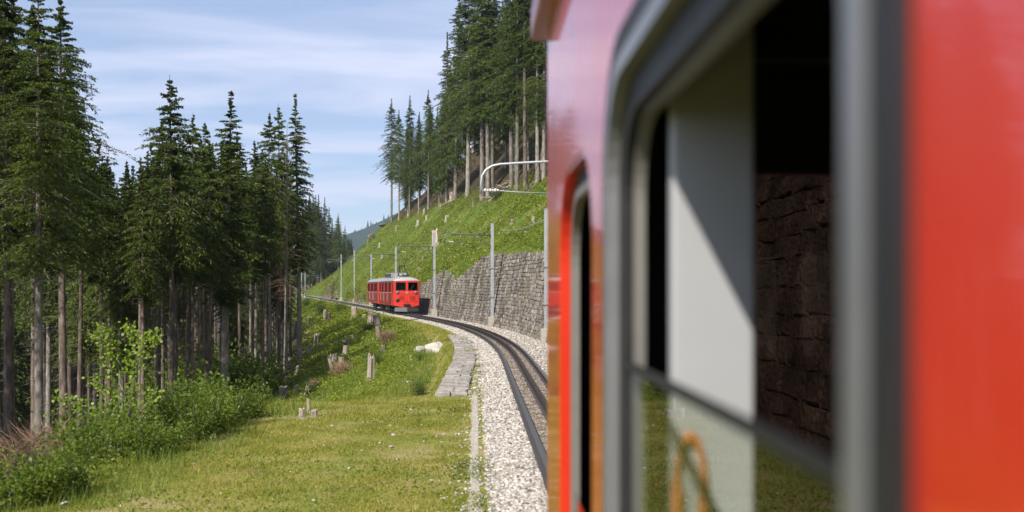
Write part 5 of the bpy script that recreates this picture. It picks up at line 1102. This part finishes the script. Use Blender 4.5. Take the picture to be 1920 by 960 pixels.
def sapling():
    g = cast(232, 850); root = tag(empty('sapling', g), 'slender young tree with round yellow-green leaves in front of dark trunks', 'sapling'); sc = g.y / F
    # stem ends in photo pixels relative to the foot, turned into metres at the foot's distance
    st = [[(0, 0), (-10, -90), (-22, -160), (-35, -215), (-38, -235)], [(2, 0), (12, -110), (18, -170), (12, -220), (0, -240)], [(4, 0), (20, -120), (35, -190), (58, -218), (68, -222)], [(0, -20), (-40, -70), (-80, -90), (-125, -105)], [(5, -10), (40, -80), (62, -120)], [(12, -150), (-20, -205), (-60, -225)], [(-4, -40), (-30, -120), (-55, -140)]]
    sv = MB(); LP = []; LD = []
    for i, pts in enumerate(st):
        dep = random.uniform(-.35, .35); P = [Vector((x * sc, dep * k / 4, -y * sc)) for k, (x, y) in enumerate(pts)]
        sv.tube(P, [.016 - .0028 * k for k in range(len(P))], 6)
        for k in range(len(P) - 1):
            for q in range(80):
                t = random.random(); p = P[k].lerp(P[k + 1], t)
                if p.z < .7: continue
                d = Vector((random.gauss(0, 1), random.gauss(0, 1), random.gauss(.1, .7))).normalized(); o = random.uniform(.02, .20); LP.append(p + d * o); LD.append(d + Vector((0, 0, -.5)))
    sv.build('stem', M['twig'], root, True)
    LP = np.array(LP); LD = np.array(LD); n = len(LP); D = LD / np.linalg.norm(LD, axis=1, keepdims=True); s = np.cross(D, RNG.normal(0, .8, (n, 3)) + np.array([.2, -1.0, .5])); s /= np.linalg.norm(s, axis=1, keepdims=True); L = RNG.uniform(.035, .068, n)[:, None]
    hexp = [(0, 0), (.25, .42), (.65, .46), (1, 0), (.65, -.46), (.25, -.42)]; V = np.stack([LP + D * L * a + s * L * b for a, b in hexp], 1).reshape(-1, 3)
    link('leaves', mesh_np('leaves', V, np.arange(n * 6).reshape(-1, 6), M['sapling']), root)
sapling()
def dry_brush(px, py, s, label):
    g = cast(px, py) if py > 300 else gp(px, py); root = tag(empty('dry_brush', g), label, 'brush'); n = 420; a = RNG.uniform(0, 6.283, n); A = np.stack([RNG.normal(0, .35, n), RNG.normal(0, .3, n), RNG.uniform(0, .9, n)], 1) * s; d = np.stack([np.cos(a) * .8, np.sin(a) * .8, RNG.uniform(-.3, 1.1, n)], 1); l = RNG.uniform(.25, .75, n) * s
    v, f = rods(A, A + d * l[:, None], RNG.uniform(.007, .016, n)); link('twigs', mesh_np('twigs', v, f, M['deadtwig']), root)
    k = RNG.integers(0, n, 900); t = RNG.random(900); P = A[k] + d[k] * (l[k] * t)[:, None]; sz = RNG.uniform(.02, .045, 900); V = leaves(P, RNG.normal(0, 1, (900, 3)), sz, sz * .3); link('dry_leaves', mesh_np('dry_leaves', V, np.arange(len(V)).reshape(-1, 4), M['deadtwig']), root)
dry_brush(66, 27, 1.5, 'tangle of dry brown twigs at the foot of the pale left-edge trunk')
dry_brush(112, 26, 1.3, 'dry brown brush leaning toward the young tree')
dry_brush(22, 24, 1.25, 'dry brown brush in the left bottom corner beside the weeds')
dry_brush(728, 645, .8, 'small dead grey-brown shrub behind the stumps near the lawn')
dry_brush(640, 705, .7, 'reddish dead bramble among the cluster of stumps on the slope')

# ------------------------------------------------------------------ stumps
def stump_mesh(seed, jag, mat):
    r = random.Random(seed); n = 16; mb = MB(); hs = [-.35, 0.0, .12, .45, .8, 1.0]; rr = [1.35, 1.25, 1.05, .98, .94, .92]; off = [1 + r.uniform(-.2, .2) for _ in range(n)]
    for h, q in zip(hs, rr):
        for j in range(n):
            a = 2 * math.pi * j / n; k = q * off[j] * (1 + (.25 * max(0, math.sin(a * 3 + seed)) if h < .1 else 0)); mb.v.append((math.cos(a) * k * .5, math.sin(a) * k * .5, h + (r.uniform(-jag, jag * .6) if h == 1.0 else 0)))
    for i in range(len(hs) - 1):
        for j in range(n): mb.f.append((i * n + j, i * n + (j + 1) % n, (i + 1) * n + (j + 1) % n, (i + 1) * n + j)); mb.m.append(0)
    c = len(mb.v); mb.v.append((0, 0, 1.0 - jag * .5))
    for j in range(n): mb.f.append(((len(hs) - 1) * n + j, (len(hs) - 1) * n + (j + 1) % n, c)); mb.m.append(1)
    me = bpy.data.meshes.new('tree_stump'); me.from_pydata(mb.v, [], mb.f); me.materials.append(mat); me.materials.append(M['stumptop']); me.polygons.foreach_set('material_index', mb.m); return me
STP = [stump_mesh(1, .08, M['stumpwood']), stump_mesh(2, .12, M['stumpwood']), stump_mesh(3, .3, M['stumpwood']), stump_mesh(4, .08, M['stumpdark'])]
def stump(px, py, hpx, wpx, k, label, group=None, lean=0):
    g = cast(px, py)
    if g is None: return
    o = tag(link('tree_stump', STP[k]), label, 'stump', group); o.location = g; q = g.y / F; o.scale = (wpx * q, wpx * q, hpx * q * 1.05); o.rotation_euler = (random.uniform(-.13, .13), lean + random.uniform(-.13, .13), random.uniform(0, 6.28))
left_st = [(665, 596, 20, 11, 1, 'short grey stump right below the track edging behind the rear coach'), (693, 616, 29, 11, 0, 'upright grey stump post left of the thick pale stump'), (707, 618, 28, 15, 1, 'thick pale stump with a light top near the track edging'), (712, 636, 22, 10, 2, 'mossy grey stump in front of the thick pale one'), (718, 664, 16, 12, 3, 'dark stump with a root beside the dead grey shrub'), (683, 600, 10, 8, 0, 'small pale stump between the edging and the grey post'),
    (616, 604, 17, 9, 3, 'brown stump high on the bank below the far track'), (608, 600, 18, 5, 0, 'thin pale stump next to the brown bank stump'), (652, 648, 14, 9, 0, 'grey stump, left of a cluster of three on the slope'), (644, 652, 13, 8, 1, 'low stump leaning on the cluster of three'), (661, 642, 12, 6, 0, 'thin stump at the top of the cluster of three'), (647, 666, 17, 9, 0, 'square-topped grey stump below the cluster of three'),
    (592, 650, 22, 9, 2, 'splintered pale stump at the forest edge'), (580, 666, 20, 7, 2, 'broken leaning stump beside the splintered one'), (601, 658, 10, 4, 2, 'small snapped stem right of the splintered stump'), (605, 677, 11, 4, 0, 'short thin stub on the open green slope'), (621, 698, 31, 7, 1, 'tall thin stump post left of the orange-streaked stump'), (627, 684, 18, 10, 2, 'mossy ragged stump behind the tall thin post'), (640, 692, 20, 10, 2, 'orange-streaked broken stump among dead brambles'), (651, 686, 9, 6, 2, 'low jagged stub right of the orange-streaked stump'),
    (694, 715, 45, 14, 2, 'tall dark grey stump with a knobbly split top'), (557, 704, 17, 8, 1, 'leaning pale stump on the green slope near the forest'), (517, 703, 20, 9, 3, 'dark stump in the shade beside the fallen logs'), (530, 756, 30, 16, 3, 'broad charcoal-dark stump left of the root plate'), (545, 730, 14, 5, 3, 'thin dark stub above the broad charcoal stump'), (556, 746, 24, 6, 0, 'thin pale stump right of the charcoal stump'), (605, 748, 10, 6, 0, 'small pale stub right of the root plate'), (579, 775, 24, 6, 2, 'thin white broken stem below the root plate'), (567, 787, 20, 11, 1, 'pale short stump at the lawn rim below the root plate'), (590, 783, 12, 13, 2, 'low crumbled stump right of the white broken stem'), (553, 632, 30, 7, 3, 'dark stump between pale trunks at the forest edge'), (579, 612, 17, 5, 3, 'thin shaded stump on the bank under the far masts')]
for px, py, hp, wp, k, lab in left_st: stump(px, py, hp, wp, k, lab)
hill_st = [(846, 378, 16, 7), (837, 415, 10, 6), (795, 404, 11, 4), (784, 423, 9, 6), (800, 412, 8, 4), (826, 392, 9, 4), (744, 432, 9, 4), (888, 390, 9, 3), (1000, 420, 14, 6), (961, 420, 8, 6), (940, 421, 9, 6), (863, 449, 9, 5), (712, 465, 8, 4), (867, 465, 8, 4), (793, 489, 8, 5), (785, 513, 10, 6), (717, 484, 6, 4), (690, 458, 7, 3), (985, 440, 7, 6), (765, 408, 7, 4)]
hill_st.sort()
for i, (px, py, hp, wp) in enumerate(hill_st): stump(px, py, hp, wp, [0, 1, 2][i % 3], '%s pale stump from the left on the cleared hillside above the train and wall' % ordinal(i), 'stumps on the cleared hillside')
stump(817, 462, 30, 12, 2, 'tall slanted pale stump on the hillside behind the braced mast', lean=.3)
def root_plate():
    g = cast(586, 742); root = tag(empty('root_plate', g), 'upturned root plate with tangled brown roots on the slope', 'uprooted stump'); q = g.y / F
    b = MB(); b.tube([Vector((-14, 0, -22)) * q, Vector((-10, 0, 4)) * q, Vector((-4, 0, 16)) * q], [7 * q, 6.5 * q, 9 * q], 9); b.build('trunk_stub', M['stumpwood'], root, True)
    n = 260; a = RNG.uniform(0, 6.283, n); e = RNG.uniform(-.6, 1.3, n); d = np.stack([np.cos(a) * np.cos(e), np.sin(a) * np.cos(e), np.sin(e)], 1); c = np.array([4, 0, 20]) * q + RNG.normal(0, 3.5 * q, (n, 3))
    v, f = rods(c, c + d * RNG.uniform(5, 15, n)[:, None] * q, .6 * q); link('roots', mesh_np('roots', v, f, M['deadtwig']), root)
root_plate()

# ------------------------------------------------------------------ boulders, stones, logs
def rock_mesh(seed, mat, flat=.7):
    r = random.Random(seed); bm = bmesh.new(); bmesh.ops.create_icosphere(bm, subdivisions=3, radius=.5)
    pl = [(Vector((r.gauss(0, 1), r.gauss(0, 1), r.gauss(.3, 1))).normalized(), r.uniform(.30, .44)) for _ in range(22)]
    for v in bm.verts:
        for nrm, d in pl:
            k = v.co.dot(nrm)
            if k > d: v.co -= nrm * (k - d)
        v.co.z *= flat; v.co += v.co.normalized() * r.uniform(-.008, .008)
    me = bpy.data.meshes.new('rock'); bm.to_mesh(me); bm.free(); me.materials.append(mat); return me
RK = [rock_mesh(i, M['rock']) for i in range(5)]; RKP = [rock_mesh(20 + i, M['rock_pink'], .6) for i in range(3)]
def rock(px, py, wpx, hpx, label, group=None, k=0, pink=False, name='boulder', cat='boulder'):
    g = cast(px, py)
    if g is None: return
    o = tag(link(name, (RKP if pink else RK)[k % (3 if pink else 5)]), label, cat, group); q = g.y / F; o.location = g + Vector((0, 0, hpx * q * .3)); o.scale = (wpx * q, wpx * q * .9, hpx * q * 1.35); o.rotation_euler = (random.uniform(-.2, .2), random.uniform(-.2, .2), random.uniform(0, 6.28))
rock(815, 662, 50, 30, 'large white boulder in the grass left of the low stone wall', k=0); rock(787, 662, 36, 19, 'smaller pale boulder just left of the large white one', k=1)
rock(768, 672, 16, 7, 'flat pale stone in the grass left of the two boulders', k=2, name='stone', cat='stone'); rock(772, 686, 9, 6, 'small pale stone below the two boulders', k=3, name='stone', cat='stone'); rock(765, 718, 10, 6, 'small white stone by the bare earth patch', k=4, name='stone', cat='stone')
rock(722, 616, 12, 6, 'white stone behind the thick pale stump', k=2, name='stone', cat='stone')
pts = [(725, 776, 9), (738, 819, 14), (731, 800, 10), (756, 810, 8), (790, 798, 9), (828, 832, 9), (832, 816, 8), (846, 804, 7), (607, 838, 8), (622, 800, 10), (625, 843, 9), (660, 916, 10), (581, 802, 8), (678, 848, 8), (712, 833, 9), (734, 840, 16), (876, 920, 14), (878, 888, 9), (808, 904, 12), (545, 888, 8), (655, 882, 9), (795, 830, 8), (850, 868, 8), (690, 792, 7), (770, 770, 9), (475, 905, 10), (430, 940, 9), (362, 872, 12), (500, 830, 8), (588, 940, 10)]
pts.sort()
for i, (px, py, w) in enumerate(pts): rock(px, py, w * .8, w * .42, '%s small pale stone from the left lying in the mown lawn' % ordinal(i), 'small stones in the lawn', k=i, name='stone', cat='stone')
rock(120, 948, 26, 9, 'flat grey stone in the bottom corner of the lawn', k=2, name='stone', cat='stone'); rock(8, 945, 26, 14, 'pale stone cut by the left border at the bottom', k=1, name='stone', cat='stone')
rock(706, 434, 26, 16, 'rocky pinkish outcrop on the hillside skyline', k=0, pink=True); rock(697, 450, 20, 18, 'brown outcrop below the pinkish skyline rock', k=1, pink=True); rock(720, 425, 22, 9, 'pale outcrop beside the leftmost hillside spruce', k=2, pink=True); rock(686, 474, 13, 7, 'small pale rock above the rear coach', k=0, pink=True); rock(703, 466, 14, 7, 'reddish bare rock low on the hillside', k=2, pink=True)
rock(488, 724, 44, 20, 'pale grey slab of rock at the forest edge beside the thicket', k=3); rock(452, 736, 40, 16, 'grey rock in the debris at the forest edge', k=4, pink=False)
def log(px0, py0, px1, py1, w, label, mat='stumpwood', lift=0.0):
    a = cast(px0, py0); b = cast(px1, py1)
    if a is None or b is None: return
    root = tag(empty('fallen_log', a), label, 'log'); q = a.y / F * w / 2; up = Vector((0, 0, q + lift)); b = a + (b - a) * min(1, 14 / max((b - a).length, .01))
    P = [(b - a) * t + up + Vector((0, 0, .06 * math.sin(t * 6))) for t in (0, .25, .5, .75, 1)]; MB().tube(P, [q, q * .97, q * .92, q * .85, q * .75], 9).build('log', M[mat], root, True)
    st = MB()
    for t in (.2, .45, .7): st.tube([(b - a) * t + up, (b - a) * t + up + Vector((random.uniform(-.2, .2), random.uniform(-.3, .1), random.uniform(.25, .5)))], [.03, .01], 5)
    st.build('branch_stub', M[mat], root)
log(498, 694, 548, 676, 7, 'dark fallen log at the forest edge', 'stumpdark'); log(528, 672, 552, 680, 8, 'broken log with pale end lying at the forest edge'); log(484, 708, 520, 690, 5, 'thin fallen trunk below the dark log', 'stumpdark')
log(452, 728, 486, 716, 5, 'grey fallen stem in the debris heap left of the pale slab'); log(440, 742, 470, 730, 4, 'thin bleached stem lying in front of the debris heap')
log(902, 372, 916, 370, 3, 'short pale log on the hillside under the silver arm'); log(916, 380, 955, 350, 3, 'long pale pole lying uphill at the wood edge'); log(975, 375, 1018, 335, 2.5, 'thin pale pole slanting up beside the coach edge'); log(828, 390, 846, 378, 3, 'pale log lying on the hillside beside the tallest hillside stump')
log(573, 628, 596, 616, 4, 'pale fallen stem between trunks below the far track')
def brushwood(px, py, w, n, label):
    g = cast(px, py)
    if g is None: return
    root = tag(empty('brushwood_pile', g), label, 'brushwood'); q = g.y / F; A = np.stack([RNG.normal(0, w * .3, n), RNG.normal(0, w * .25, n), RNG.uniform(0, w * .12, n)], 1) * q; a = RNG.uniform(0, 6.283, n); d = np.stack([np.cos(a), np.sin(a), RNG.uniform(-.1, .3, n)], 1)
    A[:, 2] += terr(A[:, 0] + g.x, A[:, 1] + g.y) - g.z
    v, f = rods(A, A + d * RNG.uniform(w * .15, w * .5, n)[:, None] * q, RNG.uniform(.4, 1.1, n) * q); tag(link('sticks', mesh_np('sticks', v, f, M['stumpwood']), root), kind='stuff')
brushwood(935, 362, 40, 130, 'heap of brown cut branches under the silver arm'); brushwood(462, 738, 44, 120, 'heap of dead sticks beside the pale rock slab'); brushwood(540, 690, 36, 90, 'dead sticks scattered round the broken log'); brushwood(590, 655, 26, 70, 'pale splintered sticks round the broken stumps'); brushwood(1000, 350, 34, 90, 'cut branches at the wood edge beside the coach')

# ------------------------------------------------------------------ air
def haze():
    mb = MB(); mb.box(-5300, 5300, -2600, 4750, -102, 1100); me = bpy.data.materials.new('haze_air'); me.use_nodes = True; nt = me.node_tree; nt.nodes.clear()
    out = nt.nodes.new('ShaderNodeOutputMaterial'); v = nt.nodes.new('ShaderNodeVolumePrincipled'); v.inputs['Color'].default_value = (.62, .78, 1.0, 1); v.inputs['Density'].default_value = HAZE; v.inputs['Anisotropy'].default_value = .2; nt.links.new(v.outputs[0], out.inputs['Volume'])
    o = mb.build('haze', me); tag(o, 'thin bluish air between the camera and the distant mountain', 'haze', kind='stuff')
HAZE = 0.00013
haze()
